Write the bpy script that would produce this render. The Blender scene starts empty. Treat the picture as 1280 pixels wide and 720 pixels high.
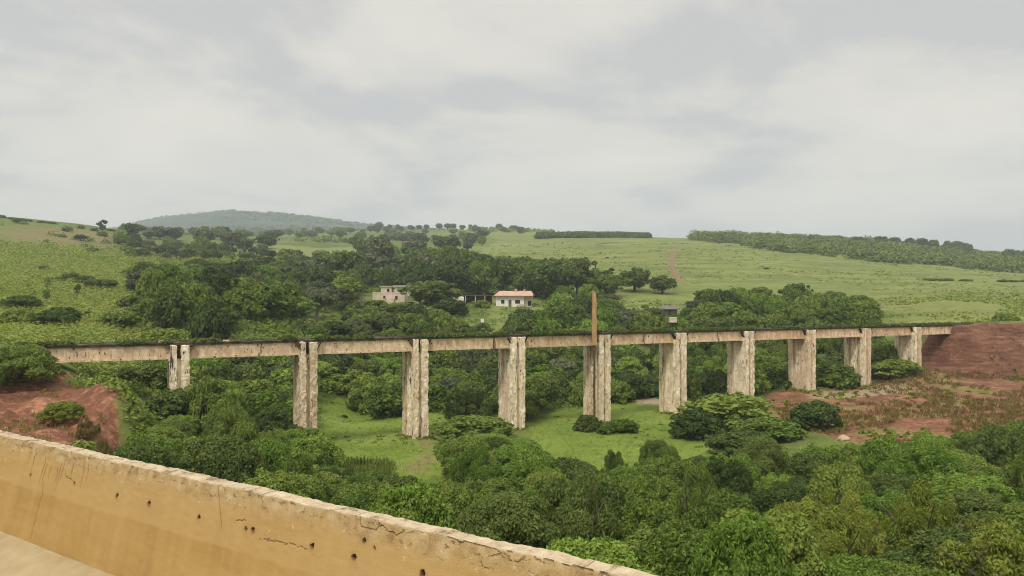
import bpy, math, random
import numpy as np
random.seed(7)
RNG = np.random.default_rng(11)
SC = bpy.context.scene
COL = SC.collection
R = math.radians

# ------------------------------------------------------------------ camera, sky, sun, exposure
EYE = 15.0
F = 960.0
HY = 376.0
cam_d = bpy.data.cameras.new('camera')
cam = bpy.data.objects.new('camera', cam_d); COL.objects.link(cam)
cam.location = (0, 0, EYE); cam.rotation_euler = (R(90), 0, 0)
cam_d.sensor_width = 36; cam_d.lens = 27; cam_d.shift_y = 16/1280
cam_d.clip_start = 0.2; cam_d.clip_end = 30000
SC.camera = cam
SUN_EL, SUN_AZ = R(52), R(205)          # azimuth clockwise from +Y (behind the camera, a little left)
sd = bpy.data.lights.new('sun', 'SUN'); sd.energy = 1.5; sd.angle = R(10); sd.color = (1, .955, .88)
so = bpy.data.objects.new('sun', sd); COL.objects.link(so)
so.rotation_euler = (R(90)-SUN_EL, 0, math.pi-SUN_AZ)
SC.view_settings.view_transform = 'Standard'; SC.view_settings.look = 'None'
SC.view_settings.exposure = 0.62; SC.view_settings.gamma = 1
SC.cycles.max_bounces = 6; SC.cycles.diffuse_bounces = 3; SC.cycles.transmission_bounces = 3
SC.cycles.transparent_max_bounces = 4; SC.cycles.volume_bounces = 1
SC.cycles.filter_width = 1.0; SC.cycles.use_denoising = True; SC.cycles.denoiser = 'OPENIMAGEDENOISE'; SC.cycles.denoising_prefilter = 'ACCURATE'

W = bpy.data.worlds.new('World'); SC.world = W; W.use_nodes = True
def nd(nt, t, **kw):
    n = nt.nodes.new(t)
    for k, v in kw.items(): setattr(n, k, v)
    return n
nt = W.node_tree; nt.nodes.clear(); L = nt.links.new
out = nd(nt, 'ShaderNodeOutputWorld'); bg = nd(nt, 'ShaderNodeBackground'); L(bg.outputs[0], out.inputs[0])
bg.inputs[1].default_value = 0.1
sky = nd(nt, 'ShaderNodeTexSky'); sky.sky_type = 'NISHITA'; sky.sun_disc = False
sky.sun_elevation = SUN_EL; sky.sun_rotation = SUN_AZ
tc = nd(nt, 'ShaderNodeTexCoord'); sep = nd(nt, 'ShaderNodeSeparateXYZ'); L(tc.outputs['Generated'], sep.inputs[0])
def math_n(nt, op, a, b=None, clamp=False):
    m = nd(nt, 'ShaderNodeMath', operation=op, use_clamp=clamp)
    for i, v in enumerate((a, b)):
        if v is None: continue
        if isinstance(v, (int, float)): m.inputs[i].default_value = v
        else: nt.links.new(v, m.inputs[i])
    return m.outputs[0]
zc = math_n(nt, 'MAXIMUM', sep.outputs[2], 0.0)
zz = math_n(nt, 'ADD', zc, 0.17)
cx = math_n(nt, 'DIVIDE', sep.outputs[0], zz); cy = math_n(nt, 'DIVIDE', sep.outputs[1], zz)
cmb = nd(nt, 'ShaderNodeCombineXYZ'); L(cx, cmb.inputs[0]); L(cy, cmb.inputs[1])
n1 = nd(nt, 'ShaderNodeTexNoise'); n1.inputs['Scale'].default_value = 1.0; n1.inputs['Detail'].default_value = 6
n1.inputs['Roughness'].default_value = .54; n1.inputs['Distortion'].default_value = .25
L(cmb.outputs[0], n1.inputs['Vector'])
n2 = nd(nt, 'ShaderNodeTexNoise'); n2.inputs['Scale'].default_value = 0.23; n2.inputs['Detail'].default_value = 2
L(cmb.outputs[0], n2.inputs['Vector'])
nm = math_n(nt, 'ADD', math_n(nt, 'MULTIPLY', n1.outputs[0], .75), math_n(nt, 'MULTIPLY', n2.outputs[0], .25))
ramp = nd(nt, 'ShaderNodeValToRGB'); L(nm, ramp.inputs[0])
e = ramp.color_ramp.elements
e[0].position = .435; e[0].color = (.462, .452, .445, 1)
e[1].position = .585; e[1].color = (.680, .636, .560, 1)
m_ = e.new(.49); m_.color = (.600, .566, .508, 1)
# the unseen upper sky of an overcast day is brighter than its lower band
gain = nd(nt, 'ShaderNodeMapRange'); L(sep.outputs[2], gain.inputs[0])
gain.inputs[1].default_value = .36; gain.inputs[2].default_value = .9; gain.inputs[3].default_value = 8.4; gain.inputs[4].default_value = 18
hz = nd(nt, 'ShaderNodeMapRange'); L(sep.outputs[2], hz.inputs[0])
hz.inputs[1].default_value = 0.0; hz.inputs[2].default_value = .16; hz.inputs[3].default_value = .55; hz.inputs[4].default_value = 0
mixh = nd(nt, 'ShaderNodeMix', data_type='RGBA'); L(hz.outputs[0], mixh.inputs[0]); L(ramp.outputs[0], mixh.inputs[6])
mixh.inputs[7].default_value = (.700, .635, .550, 1)
vm = nd(nt, 'ShaderNodeVectorMath', operation='SCALE'); L(mixh.outputs[2], vm.inputs[0]); L(gain.outputs[0], vm.inputs['Scale'])
mix = nd(nt, 'ShaderNodeMix', data_type='RGBA'); mix.inputs[0].default_value = .94
L(sky.outputs[0], mix.inputs[6]); L(vm.outputs[0], mix.inputs[7]); L(mix.outputs[2], bg.inputs[0])
W.cycles.sampling_method = 'MANUAL'; W.cycles.sample_map_resolution = 512

# ------------------------------------------------------------------ numeric helpers
def _h(ix, iy, iz):
    n = (ix*374761393 + iy*668265263 + iz*1274126177) & 0xffffffff
    n = ((n ^ (n >> 13))*1274126177) & 0xffffffff
    return ((n ^ (n >> 16)) & 0xffff)/65535.0
def noise3(p, seed=0):
    p = np.asarray(p, float); i = np.floor(p).astype(np.int64); f = p-i; f = f*f*(3-2*f)
    x, y, z = i[..., 0]+seed*17, i[..., 1]+seed*31, i[..., 2]+seed*7
    r = 0
    for a in (0, 1):
        for b in (0, 1):
            for c in (0, 1):
                w = (f[..., 0] if a else 1-f[..., 0])*(f[..., 1] if b else 1-f[..., 1])*(f[..., 2] if c else 1-f[..., 2])
                r = r+w*_h(x+a, y+b, z+c)
    return r*2-1
def noise2(x, y, s, seed=0, octaves=3):
    r = 0; a = 1
    for o in range(octaves):
        r = r+a*noise3(np.stack([x*s, y*s, np.zeros_like(x)+o*3.3], -1), seed+o); s *= 2.1; a *= .5
    return r
def mesh_np(name, verts, faces, attrs=None, smooth=False):
    """faces: (n,k) int array of same-size polygons"""
    verts = np.asarray(verts, np.float32); faces = np.asarray(faces, np.int32)
    me = bpy.data.meshes.new(name); n, k = faces.shape
    me.vertices.add(len(verts)); me.vertices.foreach_set('co', verts.ravel())
    me.loops.add(n*k); me.loops.foreach_set('vertex_index', faces.ravel())
    me.polygons.add(n); me.polygons.foreach_set('loop_start', np.arange(0, n*k, k, dtype=np.int32))
    try: me.polygons.foreach_set('loop_total', np.full(n, k, np.int32))
    except Exception: pass
    me.polygons.foreach_set('use_smooth', np.full(n, smooth, dtype=bool))
    me.update(calc_edges=True)
    for nm_, v in (attrs or {}).items():
        v = np.asarray(v, np.float32)
        if v.ndim == 1:
            a = me.attributes.new(nm_, 'FLOAT', 'POINT'); a.data.foreach_set('value', v)
        else:
            a = me.attributes.new(nm_, 'FLOAT_COLOR', 'POINT'); a.data.foreach_set('color', v.ravel())
    return me
def obj(name, me, mat=None, parent=None):
    o = bpy.data.objects.new(name, me); COL.objects.link(o)
    if mat and not me.materials: me.materials.append(mat)
    if parent: o.parent = parent
    return o
def tag(o, label=None, cat=None, group=None, kind=None):
    for k, v in (('label', label), ('category', cat), ('group', group), ('kind', kind)):
        if v: o[k] = v
    return o
def empty(name, loc, rz=0):
    o = bpy.data.objects.new(name, None); COL.objects.link(o); o.location = loc; o.rotation_euler = (0, 0, rz)
    o.empty_display_size = .3
    return o
class MB:
    def __init__(s): s.v = []; s.f = []; s.n = 0
    def add(s, v, f):
        v = np.asarray(v, float); s.v.append(v); s.f.append(np.asarray(f)+s.n); s.n += len(v); return s
    def box(s, x0, x1, y0, y1, z0, z1, res=None, amp=0, freq=1.5, seed=3):
        """box of six gridded faces; shared noise keeps the edges closed"""
        lo = np.array([x0, y0, z0]); hi = np.array([x1, y1, z1])
        for ax in range(3):
            u, w = (ax+1) % 3, (ax+2) % 3
            nu = max(1, int(round((hi[u]-lo[u])/res))) if res else 1
            nw = max(1, int(round((hi[w]-lo[w])/res))) if res else 1
            gu, gw = np.meshgrid(np.linspace(lo[u], hi[u], nu+1), np.linspace(lo[w], hi[w], nw+1), indexing='ij')
            for side in (0, 1):
                v = np.zeros((gu.size, 3)); v[:, u] = gu.ravel(); v[:, w] = gw.ravel(); v[:, ax] = (lo, hi)[side][ax]
                if amp:
                    q = v*np.array([freq*1.6, freq*1.6, freq])
                    for c in range(3): v[:, c] += amp*(noise3(q, seed+c)+.6*noise3(q*2.7, seed+c+5))
                idx = np.arange(gu.size).reshape(nu+1, nw+1)
                f = np.stack([idx[:-1, :-1], idx[1:, :-1], idx[1:, 1:], idx[:-1, 1:]], -1).reshape(-1, 4)
                if side == 0: f = f[:, ::-1]
                s.add(v, f)
        return s
    def tube(s, pts, rads, k=6):
        pts = np.asarray(pts, float); n = len(pts)
        d = np.gradient(pts, axis=0); d /= np.linalg.norm(d, axis=1)[:, None]+1e-9
        a = np.cross(d, [.31, .52, .8]); a /= np.linalg.norm(a, axis=1)[:, None]+1e-9; b = np.cross(d, a)
        t = np.arange(k)/k*2*math.pi
        v = (pts[:, None]+np.asarray(rads)[:, None, None]*(a[:, None]*np.cos(t)[None, :, None]+b[:, None]*np.sin(t)[None, :, None])).reshape(-1, 3)
        i = np.arange(n*k).reshape(n, k); j = np.roll(i, -1, 1)
        f = np.stack([i[:-1], j[:-1], j[1:], i[1:]], -1).reshape(-1, 4)
        s.add(v, f); c = np.array([pts[-1]]); 
        return s
    def build(s, name, mat, parent=None, smooth=False):
        return obj(name, mesh_np(name, np.concatenate(s.v), np.concatenate(s.f), smooth=smooth), mat, parent)

# ------------------------------------------------------------------ materials
def new_mat(name):
    m = bpy.data.materials.new(name); m.use_nodes = True; m.node_tree.nodes.clear(); return m, m.node_tree
def noise_n(nt, vec, scale, detail=3, rough=.55, mapscale=None):
    n = nd(nt, 'ShaderNodeTexNoise'); n.inputs['Scale'].default_value = scale; n.inputs['Detail'].default_value = detail; n.inputs['Roughness'].default_value = rough
    if mapscale:
        mp = nd(nt, 'ShaderNodeMapping'); mp.inputs['Scale'].default_value = mapscale; nt.links.new(vec, mp.inputs[0]); vec = mp.outputs[0]
    nt.links.new(vec, n.inputs['Vector']); return n.outputs[0]
def ramp_n(nt, fac, stops):
    r = nd(nt, 'ShaderNodeValToRGB'); nt.links.new(fac, r.inputs[0]); el = r.color_ramp.elements
    while len(el) < len(stops): el.new(.5)
    for x, (p, c) in zip(el, stops):
        x.position = p; x.color = (*c, 1) if len(c) == 3 else c
    return r.outputs[0]
def mixc(nt, fac, a, b, mode='MIX'):
    m = nd(nt, 'ShaderNodeMix', data_type='RGBA', blend_type=mode)
    for i, v in ((0, fac), (6, a), (7, b)):
        if isinstance(v, (int, float)): m.inputs[i].default_value = v
        elif isinstance(v, tuple): m.inputs[i].default_value = (*v, 1)
        else: nt.links.new(v, m.inputs[i])
    return m.outputs[2]
def step_n(nt, fac, a, b):
    m = nd(nt, 'ShaderNodeMapRange'); nt.links.new(fac, m.inputs[0]); m.inputs[1].default_value = a; m.inputs[2].default_value = b; return m.outputs[0]
def finish(nt, col, rough=.85, bump=None, bstr=.4, bdist=.05, spec=.25):
    o = nd(nt, 'ShaderNodeOutputMaterial'); p = nd(nt, 'ShaderNodeBsdfPrincipled'); nt.links.new(p.outputs[0], o.inputs[0])
    if isinstance(col, tuple): p.inputs['Base Color'].default_value = (*col, 1)
    else: nt.links.new(col, p.inputs['Base Color'])
    p.inputs['Roughness'].default_value = rough; p.inputs['Specular IOR Level'].default_value = spec
    if bump is not None:
        b = nd(nt, 'ShaderNodeBump'); b.inputs['Strength'].default_value = bstr; b.inputs['Distance'].default_value = bdist
        nt.links.new(bump, b.inputs['Height']); nt.links.new(b.outputs[0], p.inputs['Normal'])
def obco(nt): return nd(nt, 'ShaderNodeTexCoord').outputs['Object']

def mat_plain(name, a, b, scale=3, rough=.85, mapscale=None, bstr=.4):
    m, nt = new_mat(name); c = obco(nt); n = noise_n(nt, c, scale, 4, .6, mapscale)
    finish(nt, ramp_n(nt, n, [(.3, a), (.7, b)]), rough, n, bstr); return m

def mat_leaf(name, c0, c1, c2, trans=.28):
    m, nt = new_mat(name)
    at = nd(nt, 'ShaderNodeAttribute'); at.attribute_name = 'leaf'
    oi = nd(nt, 'ShaderNodeObjectInfo'); geo = nd(nt, 'ShaderNodeNewGeometry')
    n = math_n(nt, 'ADD', math_n(nt, 'MULTIPLY', noise_n(nt, geo.outputs['Position'], .55, 2), .45), math_n(nt, 'MULTIPLY', noise_n(nt, geo.outputs['Position'], .06, 3), .55))
    f = math_n(nt, 'ADD', math_n(nt, 'MULTIPLY', at.outputs['Fac'], .50), math_n(nt, 'MULTIPLY', n, .62))
    f = math_n(nt, 'ADD', f, math_n(nt, 'MULTIPLY', math_n(nt, 'SUBTRACT', oi.outputs['Random'], .5), .42))
    col = ramp_n(nt, f, [(.15, c0), (.5, c1), (.92, c2)])
    o = nd(nt, 'ShaderNodeOutputMaterial'); p = nd(nt, 'ShaderNodeBsdfPrincipled'); t = nd(nt, 'ShaderNodeBsdfTranslucent'); ms = nd(nt, 'ShaderNodeMixShader')
    nt.links.new(col, p.inputs['Base Color']); p.inputs['Roughness'].default_value = .6; p.inputs['Specular IOR Level'].default_value = .14
    nt.links.new(mixc(nt, 1.0, col, (1.25, 1.2, .6), 'MULTIPLY'), t.inputs[0]); ms.inputs[0].default_value = trans
    nt.links.new(p.outputs[0], ms.inputs[1]); nt.links.new(t.outputs[0], ms.inputs[2]); nt.links.new(ms.outputs[0], o.inputs[0])
    return m
LEAF = {
    'dark':   mat_leaf('leaf_dark', (.028, .050, .011), (.074, .118, .024), (.170, .218, .052)),
    'mid':    mat_leaf('leaf_mid', (.036, .068, .009), (.105, .170, .025), (.235, .295, .056)),
    'bright': mat_leaf('leaf_bright', (.050, .100, .012), (.140, .238, .030), (.270, .360, .070)),
    'olive':  mat_leaf('leaf_olive', (.060, .082, .010), (.160, .205, .027), (.290, .315, .058)),
    'grey':   mat_leaf('leaf_grey', (.048, .066, .032), (.112, .138, .066), (.195, .215, .105)),
    'yellow': mat_leaf('leaf_yellow', (.115, .150, .026), (.205, .265, .052), (.310, .345, .090)),
    'dry':    mat_leaf('leaf_dry', (.085, .066, .022), (.180, .140, .048), (.280, .220, .085)),
    'grass':  mat_leaf('leaf_grass', (.110, .150, .030), (.170, .222, .044), (.235, .275, .070)),
}
BARK = mat_plain('bark', (.06, .045, .032), (.16, .13, .10), 4, .9, (1, 1, .3))
PALEBARK = mat_plain('pale_bark', (.22, .19, .15), (.40, .36, .30), 3, .9, (1, 1, .3))

# weathered viaduct concrete: tan, with long vertical stains and broken dark streaks
def mat_viaduct(name, a, b, white, dark_lo, streak=(3.2, 3.2, .16)):
    m, nt = new_mat(name); c = obco(nt)
    base = ramp_n(nt, noise_n(nt, c, .9, 4, .6), [(.32, a), (.68, b)])
    wv = noise_n(nt, c, 1.0, 6, .7, (1.7, 1.7, .5)); base = mixc(nt, step_n(nt, wv, .47, .60), base, white)
    rv = noise_n(nt, c, 1.3, 4, .65, (1.1, 1.1, .45)); base = mixc(nt, math_n(nt, 'MULTIPLY', step_n(nt, rv, .54, .68), .42), base, (.36, .23, .13))
    gv = noise_n(nt, c, .8, 5, .7, (1.5, 1.5, .6)); base = mixc(nt, math_n(nt, 'MULTIPLY', step_n(nt, gv, .57, .72), .40), base, (.26, .22, .16))
    sv = noise_n(nt, c, 1.0, 6, .75, streak); base = mixc(nt, math_n(nt, 'MULTIPLY', step_n(nt, sv, dark_lo, dark_lo+.03), .92), base, (.035, .029, .022))
    pv = noise_n(nt, c, 2.6, 3, .6, (1.5, 1.5, .8)); base = mixc(nt, math_n(nt, 'MULTIPLY', step_n(nt, pv, .645, .67), .9), base, (.03, .025, .02))
    rn = nd(nt, 'ShaderNodeObjectInfo').outputs['Random']
    base = mixc(nt, 1.0, base, ramp_n(nt, rn, [(0, (.80, .74, .66)), (.5, (1, .97, .92)), (1, (1.1, 1.1, 1.08))]), 'MULTIPLY')
    finish(nt, base, .92, noise_n(nt, c, 6, 5, .7), .6, .06, .15); return m
PIER = mat_viaduct('pier_concrete', (.58, .465, .32), (.71, .60, .44), (.82, .75, .60), .60, (2.4, 2.4, .28))
GIRD = mat_viaduct('girder_concrete', (.54, .395, .25), (.66, .50, .34), (.74, .60, .43), .615, (1.3, 1.3, .16))
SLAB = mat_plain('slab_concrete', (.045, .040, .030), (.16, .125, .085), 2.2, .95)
DARKC = mat_plain('dark_steel', (.03, .022, .018), (.07, .05, .035), 3)  # dark brown for bearing blocks, brackets, tank legs and marker stake
RUST = mat_plain('rusty_post', (.30, .185, .085), (.48, .31, .148), 2.0, .85, (2, 2, .4))

# ------------------------------------------------------------------ terrain height
def Pk(k):   # viaduct axis: pier k (0 = left end, 11 = right end)
    q = 1+.0820869732*k
    return np.array([(-601.491395+150.240919*k)*67/F, 67*q])
P0, P11 = Pk(0), Pk(11)
U = (P11-P0)/np.linalg.norm(P11-P0); V = np.array([-U[1], U[0]])   # V points away from the camera
SPAN = np.linalg.norm(P11-P0)/11
DECK = 11.09
CP = []
def cy_(px, py, d): CP.append((px, d, -(py-HY)/F))
def cz_(px, z, d): CP.append((px, d, (z-EYE)/d))
for px in (-500, 0, 300, 640, 1000, 1400, 1900):
    cz_(px, 6.0, 18); cz_(px, 4.6, 24)
for px, z in ((300, 2.8), (640, 2.4), (1000, 2.2), (1400, 3.0), (1900, 6)): cz_(px, z, 33)
for px, z in ((300, 1.6), (640, .9), (1000, .7), (1400, 2.0), (1900, 6)): cz_(px, z, 44)
for px in (420, 520, 620, 720, 820):
    for d in (56, 70, 85, 100): cz_(px, .3, d)
for px, z, d in ((-400, 7.5, 35), (-400, 9, 50), (-400, 11, 67), (-400, 14, 100), (0, 5.6, 33), (0, 6.6, 42), (0, 6.9, 50), (0, 7.3, 57), (0, 8.2, 61), (0, 10.3, 66), (-150, 11, 66),
                 (60, 9.4, 66.5), (95, 7.9, 62), (60, 7.3, 57), (110, 7.9, 56), (128, 8.4, 57), (150, 6.0, 53), (165, 3.6, 51), (120, 5.3, 47), (160, 2.8, 44), (90, 6.1, 50),
                 (130, 7.2, 68), (180, 4.6, 62), (222, 4.2, 72), (222, 2.4, 60), (300, 1.4, 60), (300, 1.6, 72), (300, 2.5, 86), (210, 5.6, 90), (110, 8.6, 82), (383, .9, 77), (383, .9, 90),
                 (0, 10.9, 76), (100, 10.6, 95), (480, .5, 112), (560, .5, 106), (640, .8, 114), (720, .6, 112), (830, .8, 112)): cz_(px, z, d)
for px, z, d in ((640, 2.5, 130), (640, 5.2, 152), (640, 9.2, 178), (640, 13.3, 205), (640, 15.2, 228), (480, 2.6, 125), (480, 6.5, 150), (480, 12.2, 190), (480, 15.2, 214), (480, 17, 240),
                 (380, 3.0, 105), (330, 6.5, 115), (330, 11.0, 150), (560, 11.5, 190), (560, 14.5, 212), (780, 2.6, 130), (780, 6, 152), (780, 10, 180), (840, 11.2, 182), (900, 2.2, 125), (900, 6.0, 150), (900, 10, 178)): cz_(px, z, d)
for px, z, d in ((1000, .9, 60), (1000, 1.2, 85), (1000, 2.1, 110), (1073, 2.2, 115), (1134, 4.3, 121), (1134, 2.6, 105), (1134, 2.0, 85), (1280, 2.0, 70), (1280, 2.3, 90), (1280, 3.6, 117), (1200, 3.9, 120), (1134, 1.5, 62),
                 (1700, 4, 70), (1700, 5, 110), (1700, 9, 150), (1000, 4.8, 140), (1000, 8.6, 168), (1134, 6.0, 140), (1134, 9.5, 158), (1280, 8.0, 148)): cz_(px, z, d)
for px, py, d in ((850, 400, 178), (950, 400, 190), (1180, 400, 165), (1280, 399, 170), (1700, 395, 170), (1200, 370, 230), (1050, 372, 235), (850, 352, 270), (700, 352, 270), (1280, 362, 260),
                  (1000, 322, 420), (1280, 342, 420), (1700, 350, 420), (700, 320, 420), (860, 318, 410), (740, 298, 640), (860, 300, 600), (670, 297, 680), (1000, 303, 620), (1150, 315, 620), (1280, 330, 600), (1700, 345, 600),
                  (1000, 300, 760), (1130, 308, 760), (1280, 327, 760), (870, 298.5, 760), (930, 297, 760),
                  (-400, 395, 140), (0, 418, 105), (150, 405, 120), (300, 397, 130), (60, 362, 170), (60, 335, 240), (60, 307, 330), (-400, 300, 330), (200, 345, 240), (300, 342, 260), (400, 352, 280),
                  (0, 273, 440), (60, 279, 450), (-400, 262, 450), (130, 286, 480), (200, 297, 500), (200, 310, 420), (300, 312, 460), (300, 302, 560), (400, 316, 480), (400, 303, 620), (500, 322, 380), (500, 306, 560), (560, 297, 800), (600, 305, 620), (640, 294, 740),
                  (480, 288, 1050), (560, 287, 1050), (640, 288, 1050), (400, 293, 900), (300, 296, 900),
                  (800, 300, 1100), (1000, 312, 1100), (1280, 335, 1100), (1700, 345, 1100), (0, 295, 1000), (130, 300, 1000), (-400, 285, 1000)): cy_(px, py, d)
HILL = ((-400, 300), (0, 294), (100, 288), (150, 283.5), (185, 275), (215, 270), (245, 267), (280, 263.5), (310, 264.5), (350, 267), (400, 273), (450, 279), (500, 284), (560, 288), (640, 292), (800, 312), (1280, 345), (1700, 350))
for px, py in HILL: cy_(px, py, 2500); cy_(px, py+6+max(0, (292-py))*.75, 1650); cy_(px, py+9, 3300); cy_(px, max(py+14, 320), 6000)
CP = np.array(CP)
CS = np.stack([(CP[:, 0]-640)/F*1.5, np.log(CP[:, 1])], 1)
def _phi(r2): return -np.sqrt(r2+.0025)
_A = _phi(((CS[:, None]-CS[None])**2).sum(-1)); n_ = len(CS)
_M = np.zeros((n_+1, n_+1)); _M[:n_, :n_] = _A-np.eye(n_)*.0015; _M[:n_, n_] = 1; _M[n_, :n_] = 1
_W = np.linalg.solve(_M, np.r_[CP[:, 2], 0])
def H(x, y, detail=True):
    x = np.asarray(x, float); y = np.asarray(y, float); shp = x.shape; x = x.ravel(); y = y.ravel()
    d = np.clip(y, 18, 6000); s = np.clip(x/d, -1.15, 1.15)*1.5; t = np.log(d); q = np.empty_like(x)
    for i in range(0, len(x), 20000):
        S = np.stack([s[i:i+20000], t[i:i+20000]], 1)
        q[i:i+20000] = _phi(((S[:, None]-CS[None])**2).sum(-1))@_W[:n_]+_W[n_]
    z = EYE+q*d
    # embankment carrying the line on from the right end of the viaduct
    rel = np.stack([x-P11[0], y-P11[1]], 1); a = rel@U; c = rel@V
    wob = noise2(x, y, .12, 41, 3)*.5
    zb = np.where(c < 0, 11.0-np.maximum(-c-2.6+wob, 0)*1.0, 11.0-np.maximum(c-4, 0)*.5)-np.maximum(-a-2.2, 0)*1.9
    zb = zb+.22*np.sin(zb*3.1+noise2(x, y, .1, 47, 2))-1.1*np.clip(np.abs(noise2(x, y, .35, 43, 3))-.2, 0, 1)*(zb < 10.6)
    zb = np.where(zb < 8.4, np.minimum(8.4, zb+1.1), zb)-np.where(zb < 7.3, .5, 0)
    z = np.where((a > -13) & (zb > z), zb, z)
    if detail:
        k = np.clip((d-40)/200, .12, 1.5)
        wr = np.exp(-((x+32)/13)**2-((y-56)/9)**2); z = z+wr*(np.abs(noise2(x, y, .22, 91, 4))*1.5-.45)
        z = z+noise2(x, y, .05, 5, 3)*.30*k+noise2(x, y, .45, 9, 2)*.07
    return z.reshape(shp)
def gz(x, y): return float(H(np.array([x]), np.array([y]))[0])
DS = np.exp(np.linspace(math.log(22), math.log(3000), 900))
def ground_px(px, py, dmin=22):
    d = DS[DS >= dmin]; z = H((px-640)/F*d, d); zr = EYE-(py-HY)/F*d
    i = np.nonzero(z >= zr)[0]
    d = d[i[0]] if len(i) else 3000.
    return (px-640)/F*d, d
def inpoly(px, py, poly):
    px = np.asarray(px); py = np.asarray(py); r = np.zeros(px.shape, bool); n = len(poly)
    for i in range(n):
        (x0, y0), (x1, y1) = poly[i], poly[(i+1) % n]
        if y0 == y1: continue
        c = ((y0 > py) != (y1 > py)) & (px < (x1-x0)*(py-y0)/(y1-y0)+x0); r ^= c
    return r
def wpoly(pp, dmin=22): return [ground_px(px, py, dmin) for px, py in pp]
MEADOW = [wpoly([(385, 500), (420, 494), (500, 507), (565, 520), (585, 552), (575, 600), (500, 640), (420, 600), (395, 560)]),
          wpoly([(652, 527), (690, 514), (790, 500), (845, 500), (870, 530), (945, 552), (940, 600), (800, 610), (690, 585), (660, 560)])]
REDL = wpoly([(-200, 470), (55, 452), (75, 470), (100, 484), (130, 478), (158, 520), (172, 560), (150, 590), (-200, 590)])
REDR = wpoly([(955, 492), (1060, 484), (1150, 462), (1290, 466), (1700, 470), (1700, 560), (1280, 552), (1180, 560), (1060, 552), (985, 535)])
SANDY = wpoly([(786, 497), (845, 497), (845, 507), (800, 505)])
TRACK = wpoly([(835, 312), (843, 312), (850, 354), (840, 354)])
BROWN = wpoly([(525, 552), (552, 532), (566, 540), (556, 562), (530, 566)])
BROWN2 = wpoly([(500, 592), (540, 567), (556, 558), (562, 563), (520, 597)])
WORN = wpoly([(1000, 487), (1130, 478), (1140, 488), (1010, 500)])
BRICKS = wpoly([(0, 281), (60, 284), (130, 290), (190, 301), (190, 310), (90, 309), (0, 306)])
FIELDS = [wpoly([(330, 305), (450, 308), (455, 326), (345, 322)]), wpoly([(610, 305), (640, 303), (650, 316), (615, 316)])]
PALER = wpoly([(1110, 398), (1100, 380), (1180, 372), (1400, 376), (1400, 405), (1180, 406)])

# ------------------------------------------------------------------ ground sheet
def axis(core, step, far, ratio):
    a = list(np.arange(0, core, step)); v = a[-1]; s = step
    while v < far: s *= ratio; v += s; a.append(v)
    return np.array(a)
ax_ = axis(85, .75, 7000, 1.035); gx = np.r_[-ax_[:0:-1], ax_]
gy = np.r_[-40, -20, np.arange(-5, 22, 1.5), 21.5+axis(110, .6, 9000, 1.013)]
X, Y = np.meshgrid(gx, gy, indexing='ij')
Z = H(X, Y)
i0 = Y < 17
Z = np.where(i0, np.minimum(Z, 6.2), Z)
wx = X+noise2(X, Y, .16, 21, 3)*1.6; wy = Y+noise2(X, Y, .16, 25, 3)*2.2
fx = X+noise2(X, Y, .03, 27, 3)*12; fy = Y+noise2(X, Y, .03, 29, 3)*14
def msk(polys, x=wx, y=wy):
    r = np.zeros(X.shape, bool)
    for p in polys: r |= inpoly(x, y, p)
    return r.astype(float)
relx, rely = X-P11[0], Y-P11[1]; aa = relx*U[0]+rely*U[1]; cc_ = relx*V[0]+rely*V[1]
bank = ((aa > -11+noise2(X, Y, .2, 13, 2)) & (cc_ < -1.9+noise2(X, Y, .2, 3, 2)*.4+4.5*(aa < -.5)) & (cc_ > -11.2) & (Z > 2.9)).astype(float)
red = np.clip(msk([REDL])+msk([REDR])*.56+bank, 0, 1)
def blur(m, n=1):
    for _ in range(n):
        p = np.pad(m, 1, mode='edge'); m = (p[:-2, 1:-1]+p[2:, 1:-1]+p[1:-1, :-2]+p[1:-1, 2:]+2*m)/6
    return m
mead = blur(msk(MEADOW, X+noise2(X, Y, .16, 21, 3)*.6, Y+noise2(X, Y, .16, 25, 3)*.8), 2)
far_bush = np.clip((Y-1150)/300, 0, 1)
hill_grass = blur(((Y > 150) & (X/Y > -.05+noise2(X, Y, .01, 8, 2)*.03)).astype(float), 2)
track = msk([TRACK], X+noise2(X, Y, .05, 61, 3)*2.0, Y+noise2(X, Y, .05, 62, 3)*9)
track = np.maximum(track, msk([BROWN, BROWN2])*.6); sandy = np.maximum(msk([SANDY], X, Y), .7*msk([WORN]))
bricky = blur(msk([BRICKS], fx, fy), 2)
A1 = np.stack([blur(red, 1), mead, hill_grass, np.ones_like(red)], -1).reshape(-1, 4)
A2 = np.stack([blur(track, 1), blur(sandy, 1), bricky, np.ones_like(red)], -1).reshape(-1, 4)
A3 = np.stack([blur(msk([PALER], fx, fy), 3), blur(msk(FIELDS, fx, fy), 1), bank, np.ones_like(red)], -1).reshape(-1, 4)
idx = np.arange(X.size).reshape(X.shape)
fc = np.stack([idx[:-1, :-1], idx[1:, :-1], idx[1:, 1:], idx[:-1, 1:]], -1).reshape(-1, 4)
gm = mesh_np('ground', np.stack([X, Y, Z], -1).reshape(-1, 3), fc, {'zone': A1, 'wear': A2, 'field': A3, 'far': far_bush.ravel()}, True)
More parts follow.
